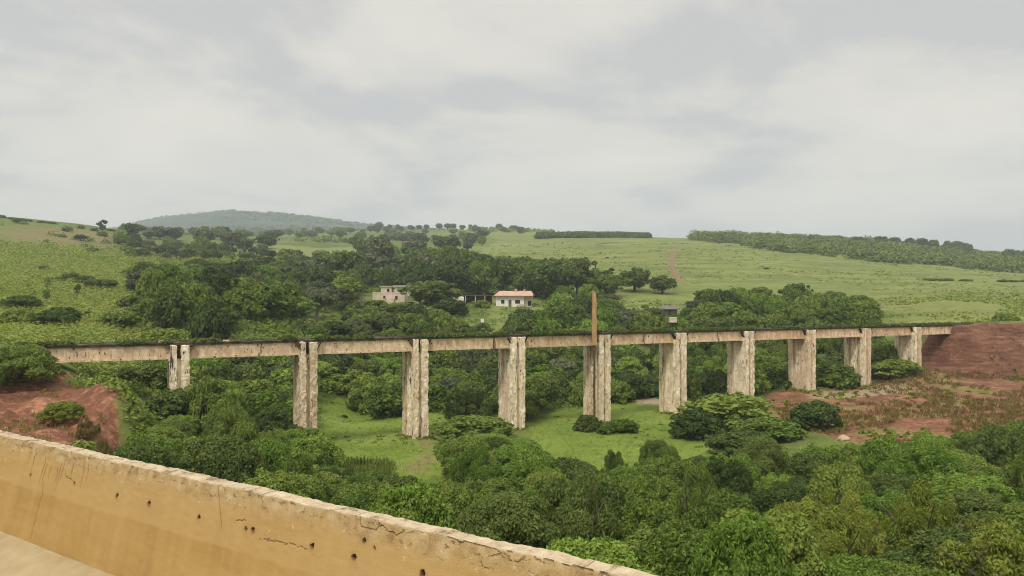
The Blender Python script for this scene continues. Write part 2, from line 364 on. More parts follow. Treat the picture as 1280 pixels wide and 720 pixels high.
def mat_ground():
    m, nt = new_mat('ground')
    pos = nd(nt, 'ShaderNodeNewGeometry').outputs['Position']
    def at(n):
        a = nd(nt, 'ShaderNodeAttribute'); a.attribute_name = n; s = nd(nt, 'ShaderNodeSeparateColor'); nt.links.new(a.outputs['Color'], s.inputs[0]); return s.outputs
    z1, z2, z3 = at('zone'), at('wear'), at('field')
    nA = noise_n(nt, pos, .018, 6, .62); nB = noise_n(nt, pos, .35, 5, .65); nC = noise_n(nt, pos, 2.2, 4, .65)
    nS = noise_n(nt, pos, .05, 5, .6, (.55, 2.4, .55))
    mixn = math_n(nt, 'ADD', math_n(nt, 'MULTIPLY', nA, .45), math_n(nt, 'MULTIPLY', nB, .55))
    base = ramp_n(nt, mixn, [(.33, (.055, .078, .020)), (.5, (.110, .145, .034)), (.66, (.180, .200, .055))])
    hg = ramp_n(nt, math_n(nt, 'ADD', math_n(nt, 'MULTIPLY', nS, .6), math_n(nt, 'MULTIPLY', nB, .4)), [(.36, (.092, .118, .036)), (.5, (.158, .190, .054)), (.64, (.238, .248, .080))])
    md = ramp_n(nt, math_n(nt, 'ADD', math_n(nt, 'MULTIPLY', noise_n(nt, pos, .12, 4, .6), .6), math_n(nt, 'MULTIPLY', nC, .4)), [(.32, (.085, .130, .020)), (.5, (.145, .205, .034)), (.68, (.225, .265, .062))])
    rd = ramp_n(nt, math_n(nt, 'ADD', math_n(nt, 'MULTIPLY', nB, .5), math_n(nt, 'MULTIPLY', nC, .5)), [(.34, (.100, .046, .028)), (.5, (.180, .082, .050)), (.66, (.430, .215, .125))])
    dr = ramp_n(nt, nC, [(.35, (.130, .110, .034)), (.65, (.250, .205, .075))])
    c = mixc(nt, z1[2], base, hg)
    c = mixc(nt, math_n(nt, 'MULTIPLY', z3[0], .22), c, (.255, .240, .070))
    c = mixc(nt, math_n(nt, 'MULTIPLY', z3[1], .8), c, (.185, .215, .075))
    c = mixc(nt, math_n(nt, 'MULTIPLY', z2[2], .7), c, ramp_n(nt, nS, [(.35, (.135, .135, .048)), (.65, (.235, .165, .080))]))
    c = mixc(nt, z1[1], c, md)
    rf = math_n(nt, 'ADD', z1[0], math_n(nt, 'MULTIPLY', math_n(nt, 'SUBTRACT', noise_n(nt, pos, .22, 5, .6, (.6, 1.6, 1)), .5), 1.5))
    rsoft = nd(nt, 'ShaderNodeMath', operation='MULTIPLY', use_clamp=True); nt.links.new(step_n(nt, rf, .38, .58), rsoft.inputs[0]); nt.links.new(step_n(nt, z1[0], .05, .3), rsoft.inputs[1])
    drf = step_n(nt, z1[0], .12, .45)
    c = mixc(nt, drf, c, dr); c = mixc(nt, rsoft.outputs[0], c, rd)
    c = mixc(nt, math_n(nt, 'MULTIPLY', z3[2], .7), c, ramp_n(nt, noise_n(nt, pos, .8, 5, .7, (.35, .35, 3.2)), [(.38, (.070, .034, .024)), (.52, (.135, .066, .043)), (.66, (.235, .130, .085))]))
    c = mixc(nt, z2[1], c, (.33, .26, .17))
    tf = nd(nt, 'ShaderNodeMath', operation='MULTIPLY', use_clamp=True); nt.links.new(z2[0], tf.inputs[0]); nt.links.new(step_n(nt, nB, .30, .52), tf.inputs[1])
    c = mixc(nt, tf.outputs[0], c, (.225, .135, .085))
    fa = nd(nt, 'ShaderNodeAttribute'); fa.attribute_name = 'far'
    c = mixc(nt, fa.outputs['Fac'], c, ramp_n(nt, noise_n(nt, pos, .006, 5, .6), [(.38, (.038, .050, .034)), (.6, (.085, .095, .055))]))
    finish(nt, c, .95, math_n(nt, 'ADD', nB, math_n(nt, 'MULTIPLY', nC, .5)), .8, .25, .1)
    return m
tag(obj('ground', gm, mat_ground()), kind='structure')

# ------------------------------------------------------------------ foreground spillway wall and apron
wa, wb = np.array([-13.8, 20.7]), np.array([1.89, 9.8])
wu = (wb-wa)/np.linalg.norm(wb-wa); wn = np.array([-wu[1], wu[0]])
if wn[1] > 0: wn = -wn                                      # toward the camera
WT, WH, BAT, CW = 11.5, 2.75, .22, .30
def wall_st(px, py):      # pixel -> (along, down) on the battered face
    dx, dz = (px-640)/F, -(py-HY)/F
    # point = t*(dx,1,dz) ; face: n.(p-wa) = BAT*(WT-z)
    A_ = wn[0]*dx+wn[1]; B_ = wn@wa
    t = (B_+CW+BAT*(WT-EYE))/(A_+BAT*dz)
    p = np.array([dx*t, t]); z = EYE+dz*t
    return float((p-wa)@wu), WT-z
WH = wall_st(0, 664)[1]
def make_wall():
    s0, s1 = -16.0, 27.0
    ss = np.r_[np.arange(s0, -1, .12), np.arange(-1, 21, .022), np.arange(21, s1, .12)]
    prof_t = np.linspace(0, CW, 16)                # top surface: across
    dd = np.arange(.022, WH+.6, .022)
    n_t = len(prof_t); across = np.r_[[0], prof_t, CW+BAT*dd]; down = np.r_[[2.5], np.zeros(n_t), dd]
    S, Aa = np.meshgrid(ss, across, indexing='ij'); _, D = np.meshgrid(ss, down, indexing='ij')
    back = np.zeros_like(S, bool); back[:, 0] = True
    # crumbled crest
    q = np.stack([S*1.1, Aa*3, D*2.0], -1)
    crest = np.exp(-np.maximum(D, 0)/.10)
    Dn = D+crest*(.016*noise3(q*.6, 2)+.012*np.maximum(noise3(q*3.7, 3), -.2)+.008*noise3(q*9, 4))
    lump = np.round(noise3(np.stack([S*2.3, Aa*0, D*0], -1), 8)*2)/2
    Dn = Dn+np.where((D < .03), .010*lump, 0)
    chip = np.clip(noise3(np.stack([S*1.7, D*6, Aa*2], -1), 6)-.25, 0, 1)*np.exp(-D/.22)
    An = Aa-.07*chip+.004*noise3(q*5, 7)
    recess_shade = np.zeros_like(S); rust = np.zeros_like(S)
    front = D > .02
    holes = [(38, 594), (93, 604), (146, 620), (186, 630), (248, 647), (307, 661), (316, 663), (390, 683), (442, 697), (528, 718), (455, 676), (468, 685)]
    rad = [.040, .038, .048, .055, .03, .034, .05, .045, .05, .055, .04, .022]
    for (px, py), r in zip(holes, rad):
        s, d = wall_st(px, py); e = np.hypot(S-s, D-d)+.008*noise3(np.stack([S*40, D*40, S*0], -1), 3)
        m = (e < r) & front; An = np.where(m, An-.11, An); recess_shade = np.where(m, 1, recess_shade)  # hole interiors pushed in, their inner shade painted dark
        halo = np.exp(-(np.maximum(e-r, 0)/.025))*front; rust = np.maximum(rust, halo*.35)
    cracks = [[(450, 646), (452, 658), (470, 664), (477, 658), (490, 668), (494, 671), (505, 664)], [(477, 658), (473, 652)], [(600, 700), (603, 706), (608, 713)],
              [(612, 697), (627, 691), (640, 702), (655, 699)], [(325, 674), (350, 678), (382, 686)], [(296, 651), (307, 653)], [(248, 644), (250, 650)], [(55, 600), (53, 615), (38, 673)], [(555, 668), (575, 676), (600, 682), (640, 691)],
              [(640, 690), (650, 688), (655, 692)], [(700, 704), (740, 713), (780, 718)], [(80, 592), (93, 604)], [(272, 603), (277, 660)], [(660, 696), (690, 702), (720, 706)]]
    for ci, cr in enumerate(cracks):
        st = [wall_st(*c) for c in cr]; wdt = .011
        for (sa, da), (sb, db) in zip(st[:-1], st[1:]):
            L2 = (sb-sa)**2+(db-da)**2+1e-9
            jx = S+.03*noise3(np.stack([S*9, D*9, S*0], -1), 31); jy = D+.03*noise3(np.stack([S*9, D*9, S*0], -1), 32)
            if ci in (7, 12): jx, jy = S, D
            t = np.clip(((jx-sa)*(sb-sa)+(jy-da)*(db-da))/L2, 0, 1)
            e = np.hypot(jx-sa-t*(sb-sa), jy-da-t*(db-da)); m = (e < wdt) & front
            An = np.where(m, An-.02, An); recess_shade = np.where(m, np.maximum(recess_shade, .30 if ci in (7, 12) else .42), recess_shade)  # cracks and joints pressed in and darkened along the recess
    for px, py, hgt in ((42, 576, .35), (54, 585, .5), (56, 590, .4), (63, 588, .25), (71, 592, .3), (74, 590, .45), (78, 586, .4), (90, 588, .3), (104, 588, .35), (38, 566, .3), (110, 590, .2)):
        s, d = wall_st(px, py)
        w = .03*np.clip(1-np.abs(D-d)/hgt, 0, 1); jx = S+.05*noise3(np.stack([S*2, D*5, S*0], -1), int(px))
        rust = np.maximum(rust, ((np.abs(jx-s) < w*.8) & front)*.55)
    z = WT-Dn; px_ = wa[0]+wu[0]*S+wn[0]*An; py_ = wa[1]+wu[1]*S+wn[1]*An
    idx = np.arange(S.size).reshape(S.shape)
    f = np.stack([idx[:-1, :-1], idx[:-1, 1:], idx[1:, 1:], idx[1:, :-1]], -1).reshape(-1, 4)
    col = np.stack([recess_shade, rust, np.clip(D/3, 0, 1), np.ones_like(S)], -1).reshape(-1, 4)
    st = np.stack([S, D, 0*S, 0*S+1], -1).reshape(-1, 4)
    return mesh_np('spillway_wall', np.stack([px_, py_, z], -1).reshape(-1, 3), f, {'marks': col, 'face': st}, False)
def mat_wall():
    m, nt = new_mat('spillway_concrete')
    fa = nd(nt, 'ShaderNodeAttribute'); fa.attribute_name = 'face'; vec = fa.outputs['Vector']
    sp = nd(nt, 'ShaderNodeSeparateXYZ'); nt.links.new(vec, sp.inputs[0]); D = sp.outputs[1]; S = sp.outputs[0]
    mk = nd(nt, 'ShaderNodeAttribute'); mk.attribute_name = 'marks'; sc = nd(nt, 'ShaderNodeSeparateColor'); nt.links.new(mk.outputs['Color'], sc.inputs[0])
    pos = nd(nt, 'ShaderNodeNewGeometry').outputs['Position']
    n = noise_n(nt, vec, .55, 6, .6); n2_ = noise_n(nt, vec, 9, 5, .7); stv = noise_n(nt, vec, 1.0, 4, .6, (2.6, .22, 1)); band = noise_n(nt, vec, 1.0, 4, .6, (.25, 3.0, 1))
    c = ramp_n(nt, math_n(nt, 'ADD', math_n(nt, 'MULTIPLY', n, .6), math_n(nt, 'MULTIPLY', band, .4)), [(.33, (.300, .180, .055)), (.52, (.362, .228, .076)), (.68, (.392, .260, .098))])
    c = mixc(nt, math_n(nt, 'MULTIPLY', step_n(nt, stv, .50, .68), .30), c, (.44, .315, .14))
    c = mixc(nt, math_n(nt, 'MULTIPLY', step_n(nt, stv, .44, .32), .30), c, (.23, .145, .06))
    # upper lift, poured separately, paler towards the crest, crumbling crest band
    wob = math_n(nt, 'ADD', D, math_n(nt, 'MULTIPLY', math_n(nt, 'SUBTRACT', noise_n(nt, vec, 1.4, 5, .65), .5), .55))
    up = step_n(nt, D, 1.07, 1.03); c = mixc(nt, math_n(nt, 'MULTIPLY', up, .40), c, (.43, .30, .132))
    crest = step_n(nt, wob, .40, .14); c = mixc(nt, math_n(nt, 'MULTIPLY', crest, .65), c, ramp_n(nt, noise_n(nt, vec, 3.0, 5, .7), [(.35, (.21, .135, .062)), (.5, (.38, .28, .145)), (.65, (.48, .39, .24))]))
    tv = ramp_n(nt, noise_n(nt, pos, 3.5, 6, .72), [(.36, (.17, .125, .07)), (.46, (.42, .33, .21)), (.66, (.56, .47, .33))])
    c = mixc(nt, step_n(nt, D, .03, .005), c, tv)
    fl = noise_n(nt, vec, 5.0, 5, .7, (1, 2.2, 1)); fmask = math_n(nt, 'MULTIPLY', step_n(nt, fl, .575, .60), step_n(nt, wob, .42, .10))
    c = mixc(nt, math_n(nt, 'MULTIPLY', fmask, .8), c, (.13, .085, .04))
    bl = noise_n(nt, vec, 6.0, 3, .6); bm = math_n(nt, 'MULTIPLY', step_n(nt, bl, .64, .68), step_n(nt, wob, .9, .4)); c = mixc(nt, math_n(nt, 'MULTIPLY', bm, .6), c, (.52, .42, .25))
    gr_ = noise_n(nt, vec, 45, 3, .75); c = mixc(nt, .35, c, ramp_n(nt, gr_, [(.35, (.55, .55, .55)), (.65, (1.35, 1.35, 1.35))]), 'MULTIPLY')
    c = mixc(nt, sc.outputs[1], c, (.16, .062, .022)); c = mixc(nt, sc.outputs[0], c, (.035, .022, .014))  # rust tint, then the painted dark of holes and cracks
    finish(nt, c, .9, math_n(nt, 'ADD', n2_, math_n(nt, 'MULTIPLY', fl, .6)), .35, .02, .2)
    return m
WALLM = mat_wall()
tag(obj('spillway_wall', make_wall(), WALLM), 'long ochre concrete wall with crumbling pale top edge and dark tie holes in the foreground', 'concrete wall')
# apron: gently sloping pale slab at the foot of the wall
def apron():
    ss = np.linspace(-16, 27, 180); ww = np.linspace(0, 6, 40); S, Wd = np.meshgrid(ss, ww, indexing='ij')
    A_ = CW+BAT*WH+Wd; z = WT-WH-Wd*.24+.01*noise2(S, Wd, .8, 4)
    x = wa[0]+wu[0]*S+wn[0]*A_; y = wa[1]+wu[1]*S+wn[1]*A_
    idx = np.arange(S.size).reshape(S.shape)
    f = np.stack([idx[:-1, :-1], idx[:-1, 1:], idx[1:, 1:], idx[1:, :-1]], -1).reshape(-1, 4)
    return mesh_np('path', np.stack([x, y, z], -1).reshape(-1, 3), f, None, True)
tag(obj('path', apron(), mat_plain('apron_concrete', (.30, .225, .12), (.40, .315, .18), 1.2, .9)), kind='structure')

# ------------------------------------------------------------------ viaduct
RZ = math.atan2(U[1], U[0])
via = empty('viaduct', (P0[0], P0[1], 0), RZ)
tag(via, 'derelict tan concrete railway viaduct on ten stained piers crossing the green valley', 'viaduct')
def piece(mb, name, mat, parent=via): return mb.build(name, mat, parent)
GT, GB = 10.86, 9.62                                        # girder top and underside
for k in range(11):
    x0, x1 = k*SPAN+(.55 if k else .9), (k+1)*SPAN-.55
    for y0 in (-1.10, .70):
        mb = MB(); mb.box(x0, x1, y0, y0+.40, GB, GT, .17, .022, 1.7, 20+k)
        if y0 < 0:
            mb.box(x0, x1, y0-.09, y0+.02, GB-.02, GB+.17, .17, .02, 1.7, 20+k)   # bottom flange
            for j in range(1, 6):                            # thin web stiffeners
                xx = x0+(x1-x0)*j/6; mb.box(xx-.06, xx+.06, y0-.05, y0+.03, GB+.17, GT-.02, .2, .012, 2, 60+j)
        g = piece(mb, 'girder', GIRD)
mb = MB(); mb.box(-.4, 11*SPAN+1.2, -1.22, 1.22, GT+.003, DECK-.03, .33, .035, 1.1, 51)
slab = piece(mb, 'deck_slab', SLAB)
mb = MB(); mb.box(-.3, 11*SPAN+1.0, -1.30, -1.10, DECK-.028, DECK+.06, .25, .05, 1.6, 55); mb.box(-.3, 11*SPAN+1.0, 1.10, 1.30, DECK-.028, DECK+.06, .25, .05, 1.6, 57)
piece(mb, 'deck_edge', SLAB)
PIERXY = []
for k in range(1, 11):
    xc = k*SPAN; wx_, wy_ = P0+U*xc; PIERXY.append((wx_, wy_)); base = gz(wx_, wy_)-1.6
    sd_ = 100+k*9; lw = RNG.uniform(-.05, .05)
    mb = MB(); mb.box(xc-.62, xc+.62, -1.42, 1.42, base, GB-.18, .24, .035, 1.2, sd_)
    pr = piece(mb, 'pier', PIER); pr['label'] = 'stained tan pier, number %d from the left end' % k
    hw = .84
    cols = [(-hw, -.24+lw, -1.78, -1.12, GT), (.16+lw, hw, -1.74, -1.10, GT), (-hw, -.16, .95, 1.76, GT), (.12, hw, .98, 1.74, GT), (-.80, -.5, -.42, .42, GB-.2), (.5, .80, -.42, .42, GB-.2)]
    for j, (a, b, c, d, top) in enumerate(cols):
        mb = MB(); mb.box(xc+a, xc+b, c, d, base, top-.01*j-.004, .12, RNG.uniform(.04, .085), 2.3, sd_+j+1)
        piece(mb, 'column', PIER, pr)
    mb = MB(); mb.box(xc-.92, xc+.92, -1.30, 1.55, GB-.2, GB-.01, .2, .03, 2, sd_+8)
    piece(mb, 'bearing_shelf', GIRD, pr)
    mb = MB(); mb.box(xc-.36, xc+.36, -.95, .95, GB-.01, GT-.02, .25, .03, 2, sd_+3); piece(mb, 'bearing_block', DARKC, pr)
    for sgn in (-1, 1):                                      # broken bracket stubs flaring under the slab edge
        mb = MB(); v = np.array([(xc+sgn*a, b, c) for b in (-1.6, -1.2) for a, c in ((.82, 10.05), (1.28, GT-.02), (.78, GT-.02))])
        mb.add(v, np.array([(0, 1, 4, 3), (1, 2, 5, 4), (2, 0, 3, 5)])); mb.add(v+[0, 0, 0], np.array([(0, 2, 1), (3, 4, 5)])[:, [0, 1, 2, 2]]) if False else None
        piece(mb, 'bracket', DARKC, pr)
for xe, nm in ((-.1, 0), (11*SPAN+.7, 1)):
    wx_, wy_ = P0+U*xe; mb = MB(); z0 = gz(wx_, wy_)-1.5
    mb.box(xe-.6, xe+.55, -1.7, 1.7, min(z0, 7.2), GB-.03, .22, .06, 1.3, 300+nm)
    if nm == 0: mb.box(xe+.1, xe+.85, -1.35, -.2, GB-.03, GT-.02, .2, .05, 1.5, 310)
    piece(mb, 'abutment', PIER)
for i in range(7):                                           # broken lumps on the deck edge and two stubs
    x = RNG.uniform(8, 122); mb = MB().box(x, x+RNG.uniform(.3, .9), -1.24, -1.0, DECK-.03, DECK+RNG.uniform(.12, .3), .15, .05, 2, 400+i)
    piece(mb, 'broken_kerb', GIRD)

# standing post in front of the fifth pier
px_x, px_y = (lambda b: b+U*(((743-640)/F*b[1]-b[0])/(U[0]-(743-640)/F*U[1])))(P0+U*(5*SPAN)-V*2.2)
pz = gz(px_x, px_y); ptop = EYE+(376-362)/F*px_y
po = empty('post', (px_x, px_y, pz)); tag(po, 'tall rust brown post with slanted top standing before the fifth viaduct pier', 'post')
MB().box(-.12, .12, -.10, .10, -.5, 9.9-pz, .4, .03, 1.2, 9).build('shaft', mat_plain('dark_iron', (.05, .032, .02), (.13, .075, .04), 2), po)
hts = np.linspace(9.7-pz, ptop-pz, 16); v = []
for j, h in enumerate(hts):
    ww = .54*(1-.22*(j/15)**2); ox = .03*math.sin(j*1.3)-.02*(j/15); top = j == 15
    for sx, sy in ((-1, -1), (1, -1), (1, 1), (-1, 1)): v.append((ox+sx*ww*.5, -.02+sy*ww*.40, h-(.95 if top and sx > 0 else 0)))
idx = np.arange(len(v)).reshape(-1, 4); f = np.stack([idx[:-1], np.roll(idx, -1, 1)[:-1], np.roll(idx, -1, 1)[1:], idx[1:]], -1).reshape(-1, 4)
MB().add(v, np.r_[f, idx[-1:], idx[:1, ::-1]]).build('upper_post', RUST, po)

# ------------------------------------------------------------------ foliage builders
def leaf_cloud(centers, radii, n, size, up=.35, hemi=.15, rng=RNG, shell=.35, elong=1.6):
    """leaf quads spread over a set of lobes; leaves deep inside other lobes are dropped"""
    centers = np.asarray(centers); radii = np.asarray(radii); m = len(centers)
    pr = radii**2; pr = pr/pr.sum(); k = rng.choice(m, int(n*1.7), p=pr)
    d = rng.normal(size=(len(k), 3)); d /= np.linalg.norm(d, axis=1)[:, None]
    d[:, 2] = np.where((d[:, 2] < -hemi) & (rng.random(len(k)) < .75), -d[:, 2], d[:, 2])
    r = radii[k]*(1-shell*rng.random(len(k))**1.6+.10*rng.normal(size=len(k)))
    p = centers[k]+d*r[:, None]
    dist = np.linalg.norm(p[:, None]-centers[None], axis=2)/radii[None]; dist[np.arange(len(k)), k] = 9
    keep = dist.min(1) > .72; p = p[keep][:n]; d = d[keep][:n]; n = len(p)
    nrm = d+np.array([0, 0, up])+rng.normal(size=(n, 3))*.55; nrm /= np.linalg.norm(nrm, axis=1)[:, None]
    t = np.cross(nrm, rng.normal(size=(n, 3))); t /= np.linalg.norm(t, axis=1)[:, None]+1e-9; b = np.cross(nrm, t)
    s = size*(.55+1.1*rng.random(n)**1.5)[:, None]*(.8+.45*rng.random(m))[k[keep][:n]][:, None]
    v = np.stack([p-t*s*elong*.5, p+b*s*.42-nrm*s*.10, p+t*s*elong*.5, p-b*s*.42-nrm*s*.10], 1).reshape(-1, 3)
    f = np.arange(4*n).reshape(n, 4); return v, f, np.repeat(rng.random(n), 4)
def lobes(kind, rng):
    c, r = [], []
    if kind == 'dome':
        for i in range(70):
            a = rng.uniform(0, 2*math.pi); h = rng.random()**.8; rr = math.sqrt(max(0, 1-h*h*.9))*rng.uniform(.62, .92)
            c.append((rr*math.cos(a), rr*math.sin(a), h*.90+.10)); r.append(rng.uniform(.11, .25))
        for i in range(16):
            a = rng.uniform(0, 2*math.pi); h = rng.uniform(.1, 1); rr = math.sqrt(max(0, 1-h*h*.85))*rng.uniform(.95, 1.12)
            c.append((rr*math.cos(a), rr*math.sin(a), h*1.02+.08)); r.append(rng.uniform(.06, .13))
        c.append((0, 0, .45)); r.append(.60)
    elif kind == 'tree':
        for i in range(54):
            a = rng.uniform(0, 2*math.pi); h = rng.random(); rr = (.35+.55*math.sin(math.pi*min(1, h*1.02)))*rng.uniform(.5, .98)
            c.append((rr*math.cos(a), rr*math.sin(a), .42+h*.95)); r.append(rng.uniform(.12, .28))
        for i in range(14):
            a = rng.uniform(0, 2*math.pi); h = rng.random(); rr = (.40+.60*math.sin(math.pi*h))*rng.uniform(.98, 1.15)
            c.append((rr*math.cos(a), rr*math.sin(a), .42+h*1.08)); r.append(rng.uniform(.07, .14))
        c.append((0, 0, .9)); r.append(.5)
    elif kind == 'flat':
        for i in range(22):
            a = rng.uniform(0, 2*math.pi); rr = math.sqrt(rng.random())*.95
            c.append((rr*math.cos(a), rr*math.sin(a), .72+.22*(1-rr*rr)+rng.uniform(-.08, .05))); r.append(rng.uniform(.16, .28))
    elif kind == 'plume':
        for i in range(46):
            a = rng.uniform(0, 2*math.pi); rr = math.sqrt(rng.random())*.9; h = rng.random()
            z = (1-rr*rr*.7)*(.35+.62*h); c.append((rr*math.cos(a), rr*math.sin(a), z)); r.append(rng.uniform(.12, .22))
    elif kind == 'tall':
        for i in range(18):
            h = rng.random(); a = rng.uniform(0, 2*math.pi); rr = (.16+.5*math.sin(math.pi*h)**.8)*rng.uniform(.3, 1)
            c.append((rr*math.cos(a), rr*math.sin(a), .55+h*1.6)); r.append(rng.uniform(.16, .34))
    return np.array(c), np.array(r)
def trunk_mesh(kind, rng, top):
    mb = MB()
    r0 = .07 if kind in ('dome', 'plume') else .085
    hh = {'dome': .45, 'plume': .45, 'tree': .75, 'flat': .7, 'tall': 1.5}[kind]
    mb.tube([(0, 0, -.25), (.02, 0, hh*.4), (.05*rng.normal(), .05*rng.normal(), hh)], [r0*1.2, r0, r0*.6], 7)
    for i in range(6):
        a = i*1.05+rng.uniform(-.3, .3); z0 = hh*rng.uniform(.35, .95); l = rng.uniform(.35, .6)
        mb.tube([(0, 0, z0), (l*.5*math.cos(a), l*.5*math.sin(a), z0+.18), (l*math.cos(a), l*math.sin(a), z0+.42)], [r0*.5, r0*.33, r0*.14], 5)
    for i in range(4):
        a = rng.uniform(0, 6.28); z0 = hh*.7; l = rng.uniform(.62, .95)
        mb.tube([(0, 0, z0), (l*.45*math.cos(a), l*.45*math.sin(a), z0+.22), (l*math.cos(a+.3), l*math.sin(a+.3), z0+.62*rng.uniform(.7, 1.1))], [r0*.4, r0*.24, r0*.08], 4)
    me = mesh_np('trunk', np.concatenate(mb.v), np.concatenate(mb.f), None, True); me.materials.append(BARK); return me
CROWNS = {}; TRUNKS = {}
LODS = {'near': (30000, .037), 'mid': (7000, .080), 'far': (2000, .155)}
for kind in ('dome', 'tree', 'flat', 'plume', 'tall'):
    for lod, (n, sz) in LODS.items():
        if lod == 'near' and kind in ('flat', 'tall'): continue
        nv = 4 if (kind in ('dome', 'plume') and lod != 'far') else 3
        for v in range(nv):
            rng = np.random.default_rng(hash((len(kind), ord(kind[0]), n, v)) % 99991)
            c, r = lobes(kind, rng)
            if kind == 'plume': vv, ff, lf = leaf_cloud(c, r, int(n*1.6), sz*.56, .5, .1, rng, .6, 2.4)
            else: vv, ff, lf = leaf_cloud(c, r, n, sz, .35, .15, rng)
            me = mesh_np('crown', vv, ff, {'leaf': lf}); me.materials.append(LEAF['mid']); CROWNS.setdefault((kind, lod), []).append(me)
    rng = np.random.default_rng(5); TRUNKS[kind] = [trunk_mesh(kind, rng, 1) for _ in range(3)]
TOPZ = {k: max(v.co.z for v in CROWNS[(k, 'far')][0].vertices) for k in ('dome', 'tree', 'flat', 'plume', 'tall')}
NAMES = {'dome': 'shrub', 'plume': 'feathery_shrub', 'tree': 'tree', 'flat': 'spreading_tree', 'tall': 'slender_tree'}
PLANTS = []       # dicts, labelled at the end
def grow(x, y, rad, height, kind, tone, zone, label=None, group=None, name=None):
    PLANTS.append(dict(x=x, y=y, px=640+F*x/y, d=math.hypot(x, y), rad=rad, h=height, kind=kind, tone=tone, zone=zone, label=label, group=group, name=name))
def plant_out():
    """plants that nothing of could be seen (behind nearer ones or the wall) are left out; the rest are built"""
    buf = np.zeros((360, 640), bool); yy, xx = np.mgrid[0:360, 0:640]*2.0
    buf |= yy > 538+xx*(719-538)/825
    keep = []
    for p in sorted(PLANTS, key=lambda q: q['d']):
        z = gz(p['x'], p['y']); k = F/p['y']; y0 = HY-(z+p['h']-EYE)*k; y1 = HY-(z-EYE)*k; rx = max(p['rad']*k, 1.5)
        e = ((xx-p['px'])/rx)**2+((yy-(y0+(y1-y0)*.55))/max((y1-y0)*.55, 1.5))**2
        m = e < 1; t = m.sum(); v = (m & ~buf).sum()
        off = p['px'] < -60 or p['px'] > 1340 or y0 > 730
        edge = p['px']-rx < 0 or p['px']+rx > 1280
        if p['zone'] != 'key' and not (off and p['d'] < 45) and (t == 0 or v < max(2, .10*t)) and not (edge and t < 4): continue
        if off and p['zone'] != 'key' and p['d'] > 45: continue
        buf |= e < .72; p['z'] = z; p['vis'] = int(v); keep.append(p)
    dom = sorted([p for p in keep if p['kind'] == 'dome' and not p['name']], key=lambda p: -(p['vis']+1e6*(p['zone'] == 'key')))
    rest = dom[288:]; ids = {id(p) for p in rest}; PLANTS[:] = [p for p in keep if id(p) not in ids]
    if rest:
        vs, fs, ls, n0 = [], [], [], 0
        for p in rest:                                       # the smallest ones in view, past 288, as one mass
            me = random.choice(CROWNS[('dome', 'mid' if p['d'] < 150 else 'far')]); k = len(me.vertices); v = np.empty(k*3, np.float32); me.vertices.foreach_get('co', v); v = v.reshape(-1, 3)
            l = np.empty(k, np.float32); me.attributes['leaf'].data.foreach_get('value', l); a = random.uniform(0, 6.28)
            v = v@np.array([[math.cos(a), math.sin(a), 0], [-math.sin(a), math.cos(a), 0], [0, 0, 1]])*np.array([p['rad'], p['rad'], p['h']/TOPZ['dome']])+np.array([p['x'], p['y'], p['z']])
            vs.append(v); ls.append(np.clip(l+random.uniform(-.2, .2), 0, 1)); fs.append(np.arange(k).reshape(-1, 4)+n0); n0 += k
        tag(obj('shrubbery', mesh_np('shrubbery', np.concatenate(vs), np.concatenate(fs), {'leaf': np.concatenate(ls)}), LEAF['mid']), 'small scattered bushes filling the gaps of the valley thickets', 'shrubbery', None, 'stuff')
    for p in PLANTS:
        d, kind = p['d'], p['kind']
        lod = 'near' if d < 75 else ('mid' if d < 260 else 'far')
        if (kind, lod) not in CROWNS: lod = 'mid'
        root = empty(p['name'] or NAMES[kind], (p['x'], p['y'], p['z']-.05), random.uniform(0, 6.28))
        root.scale = (p['rad']*random.uniform(.93, 1.07), p['rad']*random.uniform(.93, 1.07), max(p['h'], .4)/TOPZ[kind])
        tr = bpy.data.objects.new('trunk', random.choice(TRUNKS[kind])); COL.objects.link(tr); tr.parent = root
        cr = bpy.data.objects.new('crown', random.choice(CROWNS[(kind, lod)])); COL.objects.link(cr); cr.parent = root
        cr.material_slots[0].link = 'OBJECT'; cr.material_slots[0].material = LEAF[p['tone']]; p['o'] = root
def key(px, ytop, d, wpx, kind, tone, label, cat_zone='key', minh=.6, name=None):
    x = (px-640)/F*d; top = EYE-(ytop-HY)*d/F; h = max(top-gz(x, d), minh)
    return grow(x, d, wpx*d/F/2, h, kind, tone, cat_zone, label, None, name)
def lin(pts, x): return np.interp(x, [p[0] for p in pts], [p[1] for p in pts])
def poisson(n, gen, spacing, taken):
    for _ in range(n):
        x, y = gen(); sp = spacing(x, y)
        if all((x-a)**2+(y-b)**2 > (sp if r is None else max(sp*.8, r))**2 for a, b, r in taken):
            k = len(PLANTS); yield x, y
            if len(PLANTS) > k: taken.append((x, y, None))

# ------------------------------------------------------------------ key plants
key(22, 428, 62, 98, 'dome', 'mid', 'large green shrub left of the viaduct, on top of the red bank')
key(78, 499, 53, 54, 'dome', 'olive', 'scruffy olive shrub growing on the cut face of the left red bank')
key(110, 520, 50, 30, 'plume', 'dry', 'dry brownish shrub on the red bank above the concrete wall')
key(130, 545, 46, 26, 'plume', 'dry', 'low brown scrub bush at the foot of the left red bank')
key(912, 489, 86, 120, 'dome', 'mid', 'broad green bush in front of the seventh pier, tallest of its clump')
key(872, 512, 82, 70, 'dome', 'dark', 'dark bush at the right end of the meadow by the sixth pier')
key(962, 520, 79, 90, 'dome', 'mid', 'wide green bush right of the meadow, below the eighth span')
key(925, 535, 72, 80, 'dome', 'dark', 'dark bush spilling over the right tip of the meadow')
key(1018, 498, 82, 64, 'dome', 'dark', 'compact dark bush standing alone on the reddish ground')
key(1043, 452, 117, 66, 'dome', 'mid', 'round bush tucked behind the ninth viaduct pier')
key(1118, 448, 118, 72, 'dome', 'mid', 'wide low bush between the ninth and tenth piers')
